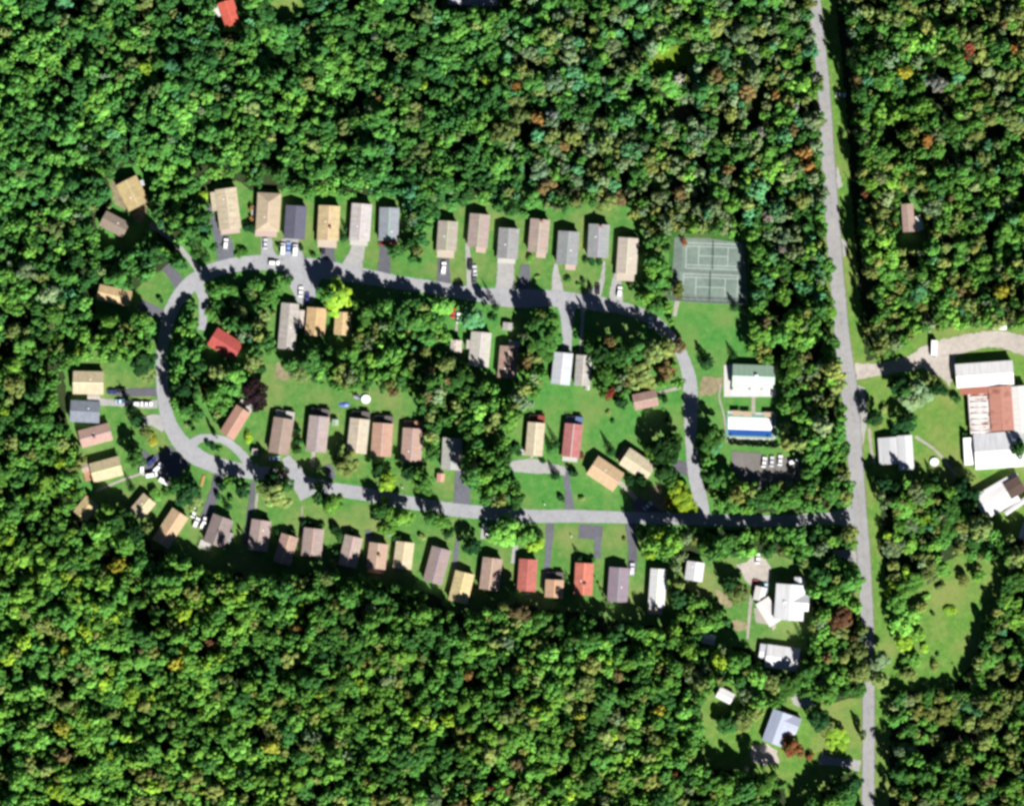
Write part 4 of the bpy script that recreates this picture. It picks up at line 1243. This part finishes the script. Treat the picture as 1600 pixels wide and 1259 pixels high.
def tree(x, y, rpx, tone, kind='broad', h=None, label=None, cat='tree', group=None, seed=0):
    rnd = random.Random(seed * 31 + int(x * 3 + y * 7))
    r = rpx * PX
    if kind == 'broad':
        v = rnd.randrange(NB); zs = (h or (5.0 + r * 1.75)) * 1.42 / 2.4; nm = "broadleaf_tree"; tm = TRUNK_B
    elif kind == 'fir':
        v = rnd.choice(FIR); zs = (h or (2.5 + r * 2.6)) * 1.15 / 2.9; nm = "conifer_tree"; tm = TRUNK_F
    else:
        v = rnd.choice(BUSH); zs = (h or r * 1.1) / 1.0; nm = "shrub"; tm = TRUNK_S; cat = 'shrub'
    e = empty(nm, x, y, 0, rnd.uniform(0, 360))
    tag(e, label, cat, group)
    c = link("crown", CROWN_ME[v], e); c.scale = (r, r * rnd.uniform(.88, 1.1), zs)
    c["tint"] = tint_of(tone, rnd, x, y)
    tk = link("trunk", tm, e); tk.scale = (max(r, 1.6),) * 2 + (zs,)
    return e


# yard trees: x, y, radius, tone, kind, height
YARD = [
 (316,307,10,'lime','bush',3),(393,325,5,'orange','bush',2),(394,341,5,'orange','bush',2),(391,358,11,'dark green','bush',3.4),(537,372,9,'dark green','fir',7),(541,358,6,'dark green','fir',5),
 (615,392,12,'deep green','broad',8),(470,388,5,'dark green','bush',2.2),(435,384,4,'dark green','bush',1.6),(490,398,5,'deep green','bush',2),(500,352,5,'deep green','bush',2),
 (497,364,5,'deep green','bush',2),(887,437,6,'deep green','bush',2.2),(910,439,5,'dark green','bush',2),(905,445,4,'green','bush',1.5),(840,432,4,'olive','bush',1.2),(829,405,7,'bright green','bush',2),
 (925,408,7,'dark green','bush',1.8),(938,409,7,'dark green','bush',1.8),(914,406,5,'dark green','bush',1.8),(320,376,8,'green','bush',2.5),(380,392,9,'green','bush',2.5),(372,400,7,'bright green','bush',2),
 (527,466,24,'lime','broad',11),(516,462,14,'green','broad',10.5),(690,480,16,'bright green','broad',8),(575,492,17,'deep green','broad',11.5),(601,486,20,'green','broad',11.5),(627,492,18,'deep green','broad',11),(650,504,16,'green','broad',10),(738,498,19,'teal green','broad',10.5),(769,497,9,'deep green','broad',13),(775,480,7,'dark green','fir',11),
 (852,528,27,'green','broad',14),(838,508,16,'deep green','broad',13),(862,502,13,'green','broad',12),
 (1103,566,14,'dark green','fir',8.5),(1146,556,8,'dark green','fir',6),(1107,684,21,'deep green','broad',13),(1112,700,14,'teal green','broad',9),(1122,748,21,'deep green','broad',12),(1140,752,14,'green','broad',9),
 (1148,480,9,'dark green','fir',6),(1162,488,7,'olive','bush',2.5),(1058,452,12,'olive','broad',7),(1070,378,6,'rust','bush',3),(1190,778,17,'deep green','broad',7.5),(1215,786,15,'green','broad',7),(1240,780,18,'green','broad',7.5),
 (1037,700,24,'dark green','broad',11),(1052,688,13,'deep green','broad',9),(1020,706,14,'green','broad',8),(955,706,9,'dark green','fir',8.5),(862,702,10,'deep green','fir',7),(870,694,8,'dark green','fir',8),
 (848,719,5,'dark green','bush',1.8),(896,738,8,'dark green','bush',4),(868,742,10,'dark green','fir',6),(876,779,7,'dark green','bush',2.2),(909,778,5,'olive','bush',1.8),(983,750,9,'dark green','broad',5.5),
 (1003,751,10,'dark green','broad',5.5),(1038,738,16,'dark green','broad',9),(1048,752,10,'deep green','broad',8),(1062,776,23,'lime','broad',8),(1046,786,12,'yellow','bush',3.5),(803,700,10,'deep green','bush',3),
 (811,706,7,'dark green','bush',2.4),(908,712,5,'rust','bush',1.6),(950,644,5,'olive','bush',1.3),(957,658,4,'deep green','bush',1.5),(1040,624,6,'dark green','bush',2.5),(1032,622,5,'deep green','bush',2),(970,628,11,'dark green','broad',5),
 (952,614,9,'red','broad',4),(1045,655,6,'dark green','bush',2.5),
 (432,772,22,'olive','broad',13),(425,752,15,'dark green','broad',12),(448,758,12,'deep green','broad',11),(378,766,13,'dark green','broad',9),(540,728,19,'olive','broad',10),(528,718,11,'dark green','fir',9),
 (520,786,17,'green','broad',13),(500,775,12,'dark green','broad',12),(498,760,10,'deep green','fir',10),(592,732,11,'dark green','broad',7),(606,752,15,'lime','broad',7),(466,690,8,'dark green','bush',4),
 (465,705,8,'deep green','bush',4),(464,673,7,'dark green','bush',4),(639,738,11,'dark green','broad',8),(662,752,17,'deep green','broad',9),(652,742,11,'green','broad',7),(630,808,16,'bright green','broad',9),
 (612,806,14,'green','broad',9),(596,798,13,'deep green','broad',10),(690,815,13,'green','broad',9),(672,808,12,'deep green','broad',9),(736,852,14,'dark green','broad',8),(701,832,8,'dark green','broad',5),
 (796,832,20,'bright green','broad',11),(776,834,13,'bright green','broad',9),(820,836,15,'green','broad',10),(835,852,12,'lime','broad',6),(842,836,9,'dark green','fir',8),(788,818,12,'deep green','broad',11),
 (1001,832,11,'deep green','broad',10),(906,872,8,'dark green','fir',6),(920,876,7,'dark green','bush',3),(928,874,5,'deep green','bush',2),(975,842,4,'olive','bush',1.5),
 (413,812,6,'dark green','bush',2),(400,812,6,'rust','bush',2),(420,818,5,'deep green','bush',1.8),(436,833,8,'dark green','bush',2.4),(456,832,7,'dark green','bush',2.4),(484,820,8,'dark green','bush',3),(474,816,6,'dark green','bush',2.6),(502,820,6,'deep green','bush',2.4),
 (524,830,11,'dark green','bush',4),(534,842,8,'deep green','bush',3),(528,862,6,'dark green','bush',3),(520,880,8,'olive','bush',3),(550,832,6,'dark green','bush',2),(620,842,9,'dark green','bush',3),(603,826,14,'bright green','broad',8),
 (600,782,8,'lime','bush',3),(660,838,6,'olive','bush',2),
 (226,566,19,'dark green','broad',9),(232,582,13,'olive','broad',6),(213,656,14,'dark green','fir',12),(207,640,11,'dark green','fir',11),(228,676,10,'olive','broad',6),(236,687,11,'yellow','bush',2.5),(212,712,15,'deep green','broad',10),
 (292,770,20,'dark green','broad',12),(282,758,14,'deep green','broad',12),(305,782,15,'olive','broad',8),(206,762,7,'dark green','fir',7),(190,818,21,'deep green','broad',13),(210,828,15,'dark green','broad',13),(172,822,17,'green','broad',12),
 (245,772,11,'bright green','bush',3.5),(260,768,9,'green','bush',3),(342,775,6,'dark green','bush',3),(345,760,9,'dark green','bush',4),(356,792,8,'dark green','fir',5),(360,780,6,'deep green','bush',2.5),
 (326,692,6,'dark green','bush',1.8),(334,698,6,'dark green','bush',1.8),(341,703,5,'deep green','bush',1.8),(298,664,5,'dark green','bush',1.8),(303,672,4,'deep green','bush',1.6),(292,664,4,'olive','bush',1.5),(253,470,4,'dark green','bush',2),(249,466,4,'deep green','bush',2),
 (396,612,20,'plum','broad',10),(386,604,14,'plum','broad',9),(404,632,11,'plum','broad',7),(390,684,9,'lime','bush',2.5),(440,740,7,'rust','broad',7),(407,576,9,'dark green','bush',2),
 (320,606,9,'orange','broad',8),(1150,926,17,'olive','broad',8),(1140,912,12,'dark green','broad',8),(1312,962,20,'rust','broad',11),(1310,985,15,'olive','broad',9),(1282,900,17,'deep green','broad',12),(1300,925,18,'green','broad',11),
 (1404,600,16,'dark green','broad',9),(1428,620,24,'grey green','broad',11),(1412,612,14,'deep green','broad',10),(1460,608,13,'dark green','broad',9),(1476,612,8,'dark green','fir',8),(1492,624,9,'deep green','bush',3.5),
 (1362,652,13,'dark green','broad',9),(1374,660,9,'olive','bush',3),(1412,660,14,'dark green','broad',8),(1424,656,10,'deep green','broad',7),(1398,672,8,'dark green','bush',4),(1506,678,5,'dark green','bush',3),
 (1380,755,13,'dark green','broad',9),(1398,762,13,'dark green','broad',9),(1460,748,10,'dark green','fir',8),(1500,760,14,'dark green','broad',10),(1512,772,14,'dark green','broad',11),(1590,700,12,'deep green','broad',9),(1610,690,14,'green','broad',9),
 (1234,1068,20,'deep green','broad',10),(1205,1066,17,'olive','broad',9),(1258,1064,15,'green','broad',7),(1266,1044,16,'deep green','broad',11),(1180,1058,16,'bright green','broad',12),(1145,1036,16,'green','broad',12),(1122,1030,15,'lime','broad',12),(1160,1030,14,'green','broad',12),
 (1160,1126,16,'olive','broad',7),(1138,1132,17,'deep green','broad',7),(1180,1112,11,'olive','broad',7),(1236,1165,13,'rust','broad',6),(1230,1150,9,'rust','bush',4),(1250,1176,8,'brown','bush',3),(1266,1182,8,'rust','bush',2.5),(1306,1150,18,'lime','broad',4.5),(1286,1135,15,'olive','broad',5),(1276,1124,16,'dark green','broad',9),
 (1195,1222,20,'green','broad',14),(1165,1232,18,'deep green','broad',14),(1130,1226,19,'green','broad',13),(1320,1240,20,'deep green','broad',13),(1295,1256,20,'green','broad',13),(1332,1222,14,'dark green','broad',11),
 (1408,975,17,'bright green','broad',8),(1412,1000,15,'lime','broad',7),(1402,940,17,'green','broad',9),(1410,920,16,'green','broad',9),(1402,968,8,'orange','broad',5),(1458,958,4,'dark green','bush',1.5),(1465,1022,4,'dark green','bush',1.2),(1382,640,8,'olive','bush',2.5),
 (1448,930,6,'bright green','bush',2),(1470,918,8,'olive','bush',2.4),(1484,955,11,'lime','bush',1.6),(1440,948,11,'olive','broad',4),(1436,990,10,'bright green','broad',4),
 (1446,1012,8,'lime','bush',2),(1430,1030,11,'bright green','broad',4),(1412,1035,9,'green','bush',2.6),(1506,905,9,'olive','broad',4),(1528,900,11,'bright green','broad',5),(1462,1040,9,'olive','bush',2.4),
 (1420,1052,12,'olive','broad',5),(1448,898,14,'olive','broad',6),(1470,890,13,'green','broad',6),(1425,960,13,'bright green','broad',6),(1428,905,15,'green','broad',8),
 (922,542,14,'deep green','broad',14),(940,552,19,'dark green','broad',15),(964,556,22,'deep green','broad',16),(992,548,21,'deep green','broad',15),(1016,552,19,'olive','broad',14),(1040,546,17,'olive','broad',11),(948,582,19,'green','broad',13),(1000,586,25,'olive','broad',13),(1036,580,18,'brown','broad',11),(1058,540,11,'brown','broad',6),
 (370,588,18,'green','broad',11),(338,586,15,'olive','broad',11),(310,575,17,'deep green','broad',12),(290,606,18,'dark green','broad',12),
 (1340,1016,15,'olive','broad',10),(1372,1030,16,'grey green','broad',11),(1344,1048,17,'olive','broad',11),(1370,1060,15,'olive','broad',10),(1342,1076,13,'deep green','broad',9),(1264,8,10,'olive','broad',9),(1060,932,16,'dark green','broad',11),
 (1560,455,16,'yellow','broad',11),(190,884,15,'yellow','broad',12),(1412,116,12,'yellow','broad',11),(1032,118,8,'dark green','fir',6),(1050,112,8,'dark green','fir',6),(1066,110,9,'dark green','fir',6),(1512,76,9,'red','broad',12),(1506,92,6,'red','broad',11),(228,108,13,'lime','broad',11),
 (100,1135,15,'yellow','broad',13),(100,1178,15,'brown','broad',12),(288,1010,10,'yellow','broad',12),(106,1014,9,'yellow','broad',12),(328,1003,10,'rust','broad',11),(40,1000,14,'lime','broad',13),(425,1163,13,'yellow','broad',12),(732,1052,8,'orange','broad',12),(906,1115,8,'yellow','broad',12),(704,1122,12,'lime','broad',12),(1054,1206,5,'red','broad',9),(768,1228,5,'red','broad',11),(468,978,9,'orange','broad',12),
 (1255,240,13,'orange','broad',10),(1262,262,10,'orange','broad',10),(806,136,8,'orange','broad',11),(840,186,13,'orange','broad',11),(950,315,17,'olive','broad',8),(972,312,14,'brown','broad',8),(760,128,9,'lime','broad',11),(664,136,8,'lime','broad',11),(1210,150,8,'orange','broad',11),
 (1445,222,13,'orange','broad',11),(1460,132,13,'grey','broad',12),(1342,62,14,'bright green','broad',10),(1550,28,13,'olive','broad',12),(1580,78,11,'orange','broad',11),(650,392,11,'olive','broad',6),(660,375,10,'deep green','broad',8),(1398,350,5,'orange','bush',3),(1352,305,9,'rust','broad',10),
]

# ---- forest fill: a mask of what is open, then crowns packed into the rest, largest first
MX0, MY0, MX1, MY1, MS = -300, -270, 1900, 1540, 2
nx, ny = (MX1 - MX0) // MS, (MY1 - MY0) // MS
gx, gy = np.meshgrid(MX0 + (np.arange(nx) + .5) * MS, MY0 + (np.arange(ny) + .5) * MS)
open_ = np.zeros((ny, nx), bool)
for p in CLEAR.values():
    inside = np.zeros_like(open_)
    for i in range(len(p)):
        (x1, y1), (x2, y2) = p[i], p[i - 1]
        if y1 == y2: continue
        c = ((y1 > gy) != (y2 > gy)) & (gx < (x2 - x1) * (gy - y1) / (y2 - y1) + x1)
        inside ^= c
    open_ |= inside


def stamp(x, y, r):
    i0, i1 = int((x - r - MX0) / MS), int((x + r - MX0) / MS) + 1
    j0, j1 = int((y - r - MY0) / MS), int((y + r - MY0) / MS) + 1
    i0, j0 = max(i0, 0), max(j0, 0)
    sub = (gx[j0:j1, i0:i1] - x) ** 2 + (gy[j0:j1, i0:i1] - y) ** 2 < r * r
    open_[j0:j1, i0:i1] |= sub


for p in smooth_line(ROADS['highway'], 6):
    stamp(p.x, p.y, p.z / 2 - 3 - 3 * math.sin(p.y * .11)); stamp(p.x + (23 if p.y < 560 else 15), p.y, 17)
for p in smooth_line(ROADS['loop_south'], 6) + smooth_line(ROADS['loop_east'], 6): stamp(p.x, p.y, p.z / 2 + 3)
for line in ([(303,440,16),(317,462,16),(318,488,14),(315,516,12)], [(296,696,16),(348,687,12),(398,742,16)], [(1336,580,26),(1440,562,26),(1520,534,26),(1680,560,30)],
             [(234,350,9),(292,400,8),(314,432,16)], [(1280,1186,16),(1344,1196,18)], [(1300,862,10),(1352,872,22)], [(258,416,14),(288,456,22)], [(218,474,14),(268,500,18)]):
    for p in smooth_line(line, 5): stamp(p.x, p.y, p.z / 2 + 2)
for r_ in REFS: stamp(r_[0], r_[1], 13)
for (x, y, w0, l0, a, *_o) in H:                                 # no trunk stands in a house
    for k in (-.5, -.25, 0, .25, .5):
        stamp(x + math.sin(math.radians(a)) * l0 * k, y - math.cos(math.radians(a)) * l0 * k, w0 / 2 + 3)
for q in YARD: stamp(q[0], q[1], q[2] * .8)


def is_open(x, y):
    i, j = int((x - MX0) / MS), int((y - MY0) / MS)
    return not (0 <= i < nx and 0 <= j < ny) or bool(open_[j, i])


rnd = random.Random(99)
CELL = 30
grid = {}
forest = []


def fits(x, y, r, gap):
    a, b = int(x // CELL), int(y // CELL)
    for i in (a - 1, a, a + 1):
        for j in (b - 1, b, b + 1):
            for (u, v, s) in grid.get((i, j), ()):
                if (u - x) ** 2 + (v - y) ** 2 < ((r + s) * gap) ** 2: return False
    return True


from mathutils import noise as mnoise


def hole(x, y):
    """gaps in the canopy, more of them in the thin wood towards the highway"""
    v = mnoise.noise(Vector((x / 30 + 7, y / 24, 4.2)))
    thin = 0.24 if (x > 800 and y < 420) or x > 1320 else 0.31
    return v > thin


for (lo, hi, tries, gap, edge) in ((13, 18.5, 3000, .66, .72), (9.5, 13, 24000, .54, .66), (6.5, 9.5, 44000, .50, .6), (4.2, 6.5, 26000, .52, .5)):
    for _ in range(tries):
        x, y = rnd.uniform(MX0 + 20, MX1 - 20), rnd.uniform(MY0 + 20, MY1 - 20)
        r = rnd.uniform(lo, hi)
        if is_open(x, y) or hole(x, y) or not fits(x, y, r, gap): continue
        e = r * edge
        if any(is_open(x + e * cx, y + e * cy) for cx, cy in ((1, 0), (-1, 0), (0, 1), (0, -1), (.7, .7), (-.7, .7), (.7, -.7), (-.7, -.7))): continue
        grid.setdefault((int(x // CELL), int(y // CELL)), []).append((x, y, r))
        forest.append((x, y, r))


def zone(x, y):
    if x > 1330: return "east"
    if y < 470 and not (290 < x < 1040 and y > 395): return "north"
    if 320 < x < 1060 and y < 800: return "inner"
    if x > 1060 and y < 900: return "roadside"
    if x < 330 and y < 800: return "west"
    return "south"


ZONE_WORDS = {"east": "in the dense woods east of the highway", "north": "in the dense woods north of the houses", "inner": "in the wooded heart of the village loop",
              "roadside": "in the tree belt along the highway's west side", "west": "in the dense woods west of the loop road", "south": "in the dense woods south of the houses"}
MIX = {"north": [('green', 8), ('deep green', 7), ('bright green', 3), ('olive', 1.4), ('teal green', .5), ('grey green', .35), ('brown', .03)],
       "south": [('green', 8), ('bright green', 5), ('deep green', 5), ('olive', 2.8), ('lime', .5), ('grey green', .6), ('brown', .22), ('yellow', .06)],
       "east": [('green', 6), ('deep green', 5), ('olive', 5), ('bright green', 3), ('grey green', 1.4), ('teal green', .6), ('brown', .25), ('orange', .03)],
       "inner": [('green', 6), ('deep green', 5), ('olive', 3), ('bright green', 2), ('grey green', 1), ('brown', .5)],
       "roadside": [('olive', 4), ('green', 6), ('deep green', 4), ('brown', .5), ('bright green', 3), ('orange', .1), ('grey green', 1)],
       "west": [('green', 8), ('bright green', 5), ('deep green', 5), ('olive', 2), ('lime', .7)]}


def forest_tone(x, y, rnd):
    z = zone(x, y)
    m = list(MIX[z])
    if (x - 1435) ** 2 + (y - 900) ** 2 < 100 ** 2: m = [('bright green', 5), ('green', 3), ('olive', 3), ('lime', 2), ('grey green', 1)]
    if z == "south" and x < 420: m = [('green', 7), ('bright green', 7), ('deep green', 3), ('olive', 2.2), ('lime', 1.1), ('brown', .12), ('yellow', .08)]
    if z == "north" and x > 780:                    # thinner, greyer wood towards the highway
        m = [('green', 4), ('deep green', 4), ('olive', 3), ('grey green', 5), ('teal green', 2), ('brown', .2), ('bright green', 1.6), ('grey', .3)]
    p1, p2 = patch(x, y, 90, 1), patch(x, y, 120, 2)
    wts = []
    for n, k in m:
        if n in ('bright green', 'lime'): k *= max(.15, 1 + 2.2 * p1)
        if n in ('deep green', 'teal green'): k *= max(.15, 1 - 2.2 * p1)
        if n in ('olive', 'brown', 'grey green'): k *= max(.15, 1 + 2.4 * p2)
        wts.append(k)
    return rnd.choices([n for n, _ in m], wts)[0]


TALL = [(1440, 1105, 70, .55), (1520, 1050, 45, .6), (1445, 880, 95, .62), (1045, 140, 50, .45), (452, 55, 48, .5), (1200, 790, 55, .62), (1545, 985, 75, .7), (380, 455, 48, .6), (300, 500, 45, .6), (690, 490, 60, .75), (440, 470, 40, .6), (985, 560, 75, 1.5), (600, 490, 75, 1.35), (850, 520, 40, 1.3), (300, 590, 60, 1.25), (760, 640, 60, 1.1), (1060, 860, 60, 1.3)]


def tall(x, y):
    if 1300 < x < 1375 and y < 600: return 1.3                                     # the tall edge of the wood beside the highway
    if 230 < x < 1055 and 858 < y < 1000: return 1.28                              # the front of the southern wood, whose shade falls on the last row
    return next((k for a, b, r, k in TALL if (x - a) ** 2 + (y - b) ** 2 < r * r), 1.0)


rows = []
for (x, y, r) in forest:
    z = zone(x, y)
    t_ = forest_tone(x, y, rnd)
    fir = rnd.random() < (.03 if x < 780 else .05)
    if fir: t_ = rnd.choice(['dark green', 'teal green', 'deep green'])
    hm = r * PX
    h = (10.0 + hm * 1.5) * rnd.uniform(.86, 1.14) * max(.5, 1 + .6 * patch(x, y, 48, 5)) * tall(x, y)
    
    if fir: h *= 1.1; r *= .8
    if r < 6: h *= rnd.uniform(.45, .9)
    rows.append([x, y, r, t_, 'fir' if fir else 'broad', h])

# labels of the yard trees: nearest landmark and compass side
DIRS = ["east", "northeast", "north", "northwest", "west", "southwest", "south", "southeast"]
ANY = REFS + [(1340, 905, "the highway's southern stretch"), (1300, 300, "the highway's northern stretch"), (320, 700, "the grassy island in the lane"), (1215, 730, "the car park"), (1450, 560, "the gravel road"),
              (1450, 990, "the open meadow"), (1060, 520, "the open lawn below the courts")]
used = {}
names = {'broad': 'broadleaf tree', 'fir': 'conifer', 'bush': 'shrub'}
yard = []
for q in YARD:
    x, y, r, t_, k, h = q
    if not (-10 < x < 1610 and -10 < y < 1270): continue
    d, ref, rx, ry = min((math.hypot(x - a, y - b), c, a, b) for a, b, c in ANY)
    dr = DIRS[int(round(math.atan2(-(y - ry), x - rx) / (math.pi / 4))) % 8]
    size = "small" if r < 8 else "big" if r > 16 else "medium"
    far = "far " if d > 110 else ""
    yard.append([q, d, f"{size} {t_} {names[k]}", f"{far}{dr} of {ref}"])
cnt = {}
for q in yard: cnt.setdefault((q[2], q[3]), []).append(q)
for (what, where), qs in cnt.items():
    qs.sort(key=lambda q: q[1])
    for i, q in enumerate(qs):
        if len(qs) == 1: s = f"{what} {where}"
        elif len(qs) == 2: s = f"{('nearer', 'farther')[i]} {what} {where}"
        else: s = f"{('nearest', 'second nearest', 'third nearest', 'fourth nearest', 'fifth nearest', 'sixth nearest')[min(i, 5)]} {what} {where}"
        q.append(s)
for i, (q, d, a_, b_, lab) in enumerate(yard):
    x, y, r, t_, k, h = q
    tree(x, y, r, t_, k, h, lab, 'tree', {'broad': 'broadleaf trees of the village and its edges', 'fir': 'conifers of the village yards', 'bush': 'shrubs in the yards'}[k], i)

# the largest crowns of the forest in view as trees of their own; the rest is one mass
N_OWN = 290 - sum(1 for q in yard if q[0][4] == 'broad')
in_view = [q for q in rows if 6 < q[0] < 1594 and 6 < q[1] < 1253 and q[4] == 'broad']
in_view.sort(key=lambda q: -q[2])
own = in_view[:max(0, N_OWN)]
own_ids = {id(q) for q in own}
bucket = {}
taken = {q[4] for q in yard}
for q in own:
    x, y = q[0], q[1]
    d, ref, rx, ry = min((math.hypot(x - a, y - b), c, a, b) for a, b, c in ANY)
    dr = DIRS[int(round(math.atan2(-(y - ry), x - rx) / (math.pi / 4))) % 8]
    bucket.setdefault((q[3], f"{'far ' if d > 110 else ''}{dr} of {ref}"), []).append(q)
ORD = ["westernmost", "second from the west", "third from the west", "fourth from the west", "fifth from the west", "sixth from the west", "seventh from the west",
       "eighth from the west", "ninth from the west", "tenth from the west"]
i = 0
for (t_, where), qs in bucket.items():
    qs.sort(key=lambda q: q[0])
    for j, q in enumerate(qs):
        lab = f"large {t_} tree {where}" + (f", {ORD[min(j, 9)]}" if len(qs) > 1 else "")
        lab = " ".join(lab.split()[:16]) if len(lab.split()) <= 16 else lab.replace("large ", "").replace(" tree far ", " tree ")
        i += 1
        tree(q[0], q[1], q[2], t_, q[4], q[5] / 1.42, lab, 'tree', "large woodland trees round the village", 1000 + i)

rest = [q for q in rows if id(q) not in own_ids]
# one object: the crown shapes as hidden-by-design source islands and a point per tree; the nodes set a crown on each point
Vs, Ts, pid = [], [], []
for k, (V, T) in enumerate(PROTO):
    Vs.append(V); Ts.append(T); pid.append(np.full(len(V), k, np.int32))
nq = sum(len(v) for v in Vs)
pts = np.array([[*pt(q[0], q[1], 0)] for q in rest], np.float32)
fm = quads_mesh("forest", np.concatenate(Vs), np.concatenate(Ts))
fm.vertices.add(len(pts))
co = np.empty((nq + len(pts)) * 3, np.float32)
co[:nq * 3] = np.concatenate(Vs).astype(np.float32).ravel(); co[nq * 3:] = pts.ravel()
fm.vertices.foreach_set("co", co)
rn2 = random.Random(5)
vi, sc, ro, ti = [], [], [], []
for (x, y, r, t_, k, h) in rest:
    rm = r * PX
    if k == 'fir': v = rn2.choice(FIR); zs = h / 2.9
    elif r < 7: v = rn2.choice(BUSH + (0, 3)); zs = h / (1.1 if v in BUSH else 2.4)
    else: v = rn2.randrange(NB); zs = h / 2.4
    vi.append(v); sc.append((rm, rm * rn2.uniform(.88, 1.12), zs)); ro.append(rn2.uniform(0, 6.283)); ti.append(tint_of(t_, rn2, x, y))
N = nq + len(rest)


def pattr(name, typ, arr, key):
    a = fm.attributes.new(name, typ, 'POINT')
    a.data.foreach_set(key, np.asarray(arr).ravel())


pattr("crown_id", 'INT', np.concatenate([np.concatenate(pid), np.full(len(rest), -1, np.int32)]).astype(np.int32), "value")
pattr("variant", 'INT', np.concatenate([np.full(nq, -1), np.array(vi)]).astype(np.int32), "value")
pattr("turn", 'FLOAT', np.concatenate([np.zeros(nq), np.array(ro)]).astype(np.float32), "value")
pattr("size", 'FLOAT_VECTOR', np.concatenate([np.ones((nq, 3)), np.array(sc)]).astype(np.float32), "vector")
pattr("tint", 'FLOAT_COLOR', np.concatenate([np.ones((nq, 4)), np.array(ti)]).astype(np.float32), "color")
fm.update()
fo = link("forest", fm)
tag(fo, None, None, None, 'stuff')
ng = bpy.data.node_groups.new("plant_forest", 'GeometryNodeTree')
ng.interface.new_socket("Geometry", in_out='INPUT', socket_type='NodeSocketGeometry')
ng.interface.new_socket("Geometry", in_out='OUTPUT', socket_type='NodeSocketGeometry')
gi, go = ng.nodes.new("NodeGroupInput"), ng.nodes.new("NodeGroupOutput")
J = ng.nodes.new("GeometryNodeJoinGeometry")


def named(nm, typ):
    n = ng.nodes.new("GeometryNodeInputNamedAttribute"); n.data_type = typ; n.inputs["Name"].default_value = nm
    return n.outputs["Attribute"]


def equal(sock, k):
    c = ng.nodes.new("FunctionNodeCompare"); c.data_type = 'INT'; c.operation = 'EQUAL'
    ng.links.new(sock, c.inputs[2]); c.inputs[3].default_value = k
    return c.outputs[0]


cid, var, turn, size = named("crown_id", 'INT'), named("variant", 'INT'), named("turn", 'FLOAT'), named("size", 'FLOAT_VECTOR')
cx = ng.nodes.new("ShaderNodeCombineXYZ"); ng.links.new(turn, cx.inputs[2])
sep0 = ng.nodes.new("GeometryNodeSeparateGeometry"); sep0.domain = 'POINT'
ng.links.new(gi.outputs[0], sep0.inputs[0]); ng.links.new(equal(cid, -1), sep0.inputs[1])
for k in range(len(PROTO)):
    sp = ng.nodes.new("GeometryNodeSeparateGeometry"); sp.domain = 'POINT'
    ng.links.new(sep0.outputs[1], sp.inputs[0]); ng.links.new(equal(cid, k), sp.inputs[1])
    rem = ng.nodes.new("GeometryNodeRemoveAttribute"); rem.inputs["Name"].default_value = "tint"
    ng.links.new(sp.outputs[0], rem.inputs[0])
    ip = ng.nodes.new("GeometryNodeInstanceOnPoints")
    ng.links.new(sep0.outputs[0], ip.inputs["Points"]); ng.links.new(equal(var, k), ip.inputs["Selection"])
    ng.links.new(rem.outputs[0], ip.inputs["Instance"]); ng.links.new(cx.outputs[0], ip.inputs["Rotation"]); ng.links.new(size, ip.inputs["Scale"])
    ng.links.new(ip.outputs[0], J.inputs[0])
ng.links.new(J.outputs[0], go.inputs[0])
md = fo.modifiers.new("plant", 'NODES'); md.node_group = ng

# clipped evergreen hedge south of the pool
rs = np.random.RandomState(77)
cl = [((x_, rs.uniform(-.35, .35), rs.uniform(.8, 1.9)), rs.uniform(.55, .8)) for x_ in np.linspace(-10.6, 10.6, 34)]
V, T = leaf_cloud(rs, cl, 60, .17)
hm = quads_mesh("foliage", V, T)
hd_ = empty("hedge", 1178, 694, .1, 4)
tag(hd_, "long dark clipped hedge along the south side of the swimming pool", "hedge")
hf = link("foliage", hm, hd_); hf["tint"] = [*P(40, 44, 46), 1.0]
print("forest", len(forest), "own", len(own), "yard", len(yard), "rest", len(rest))
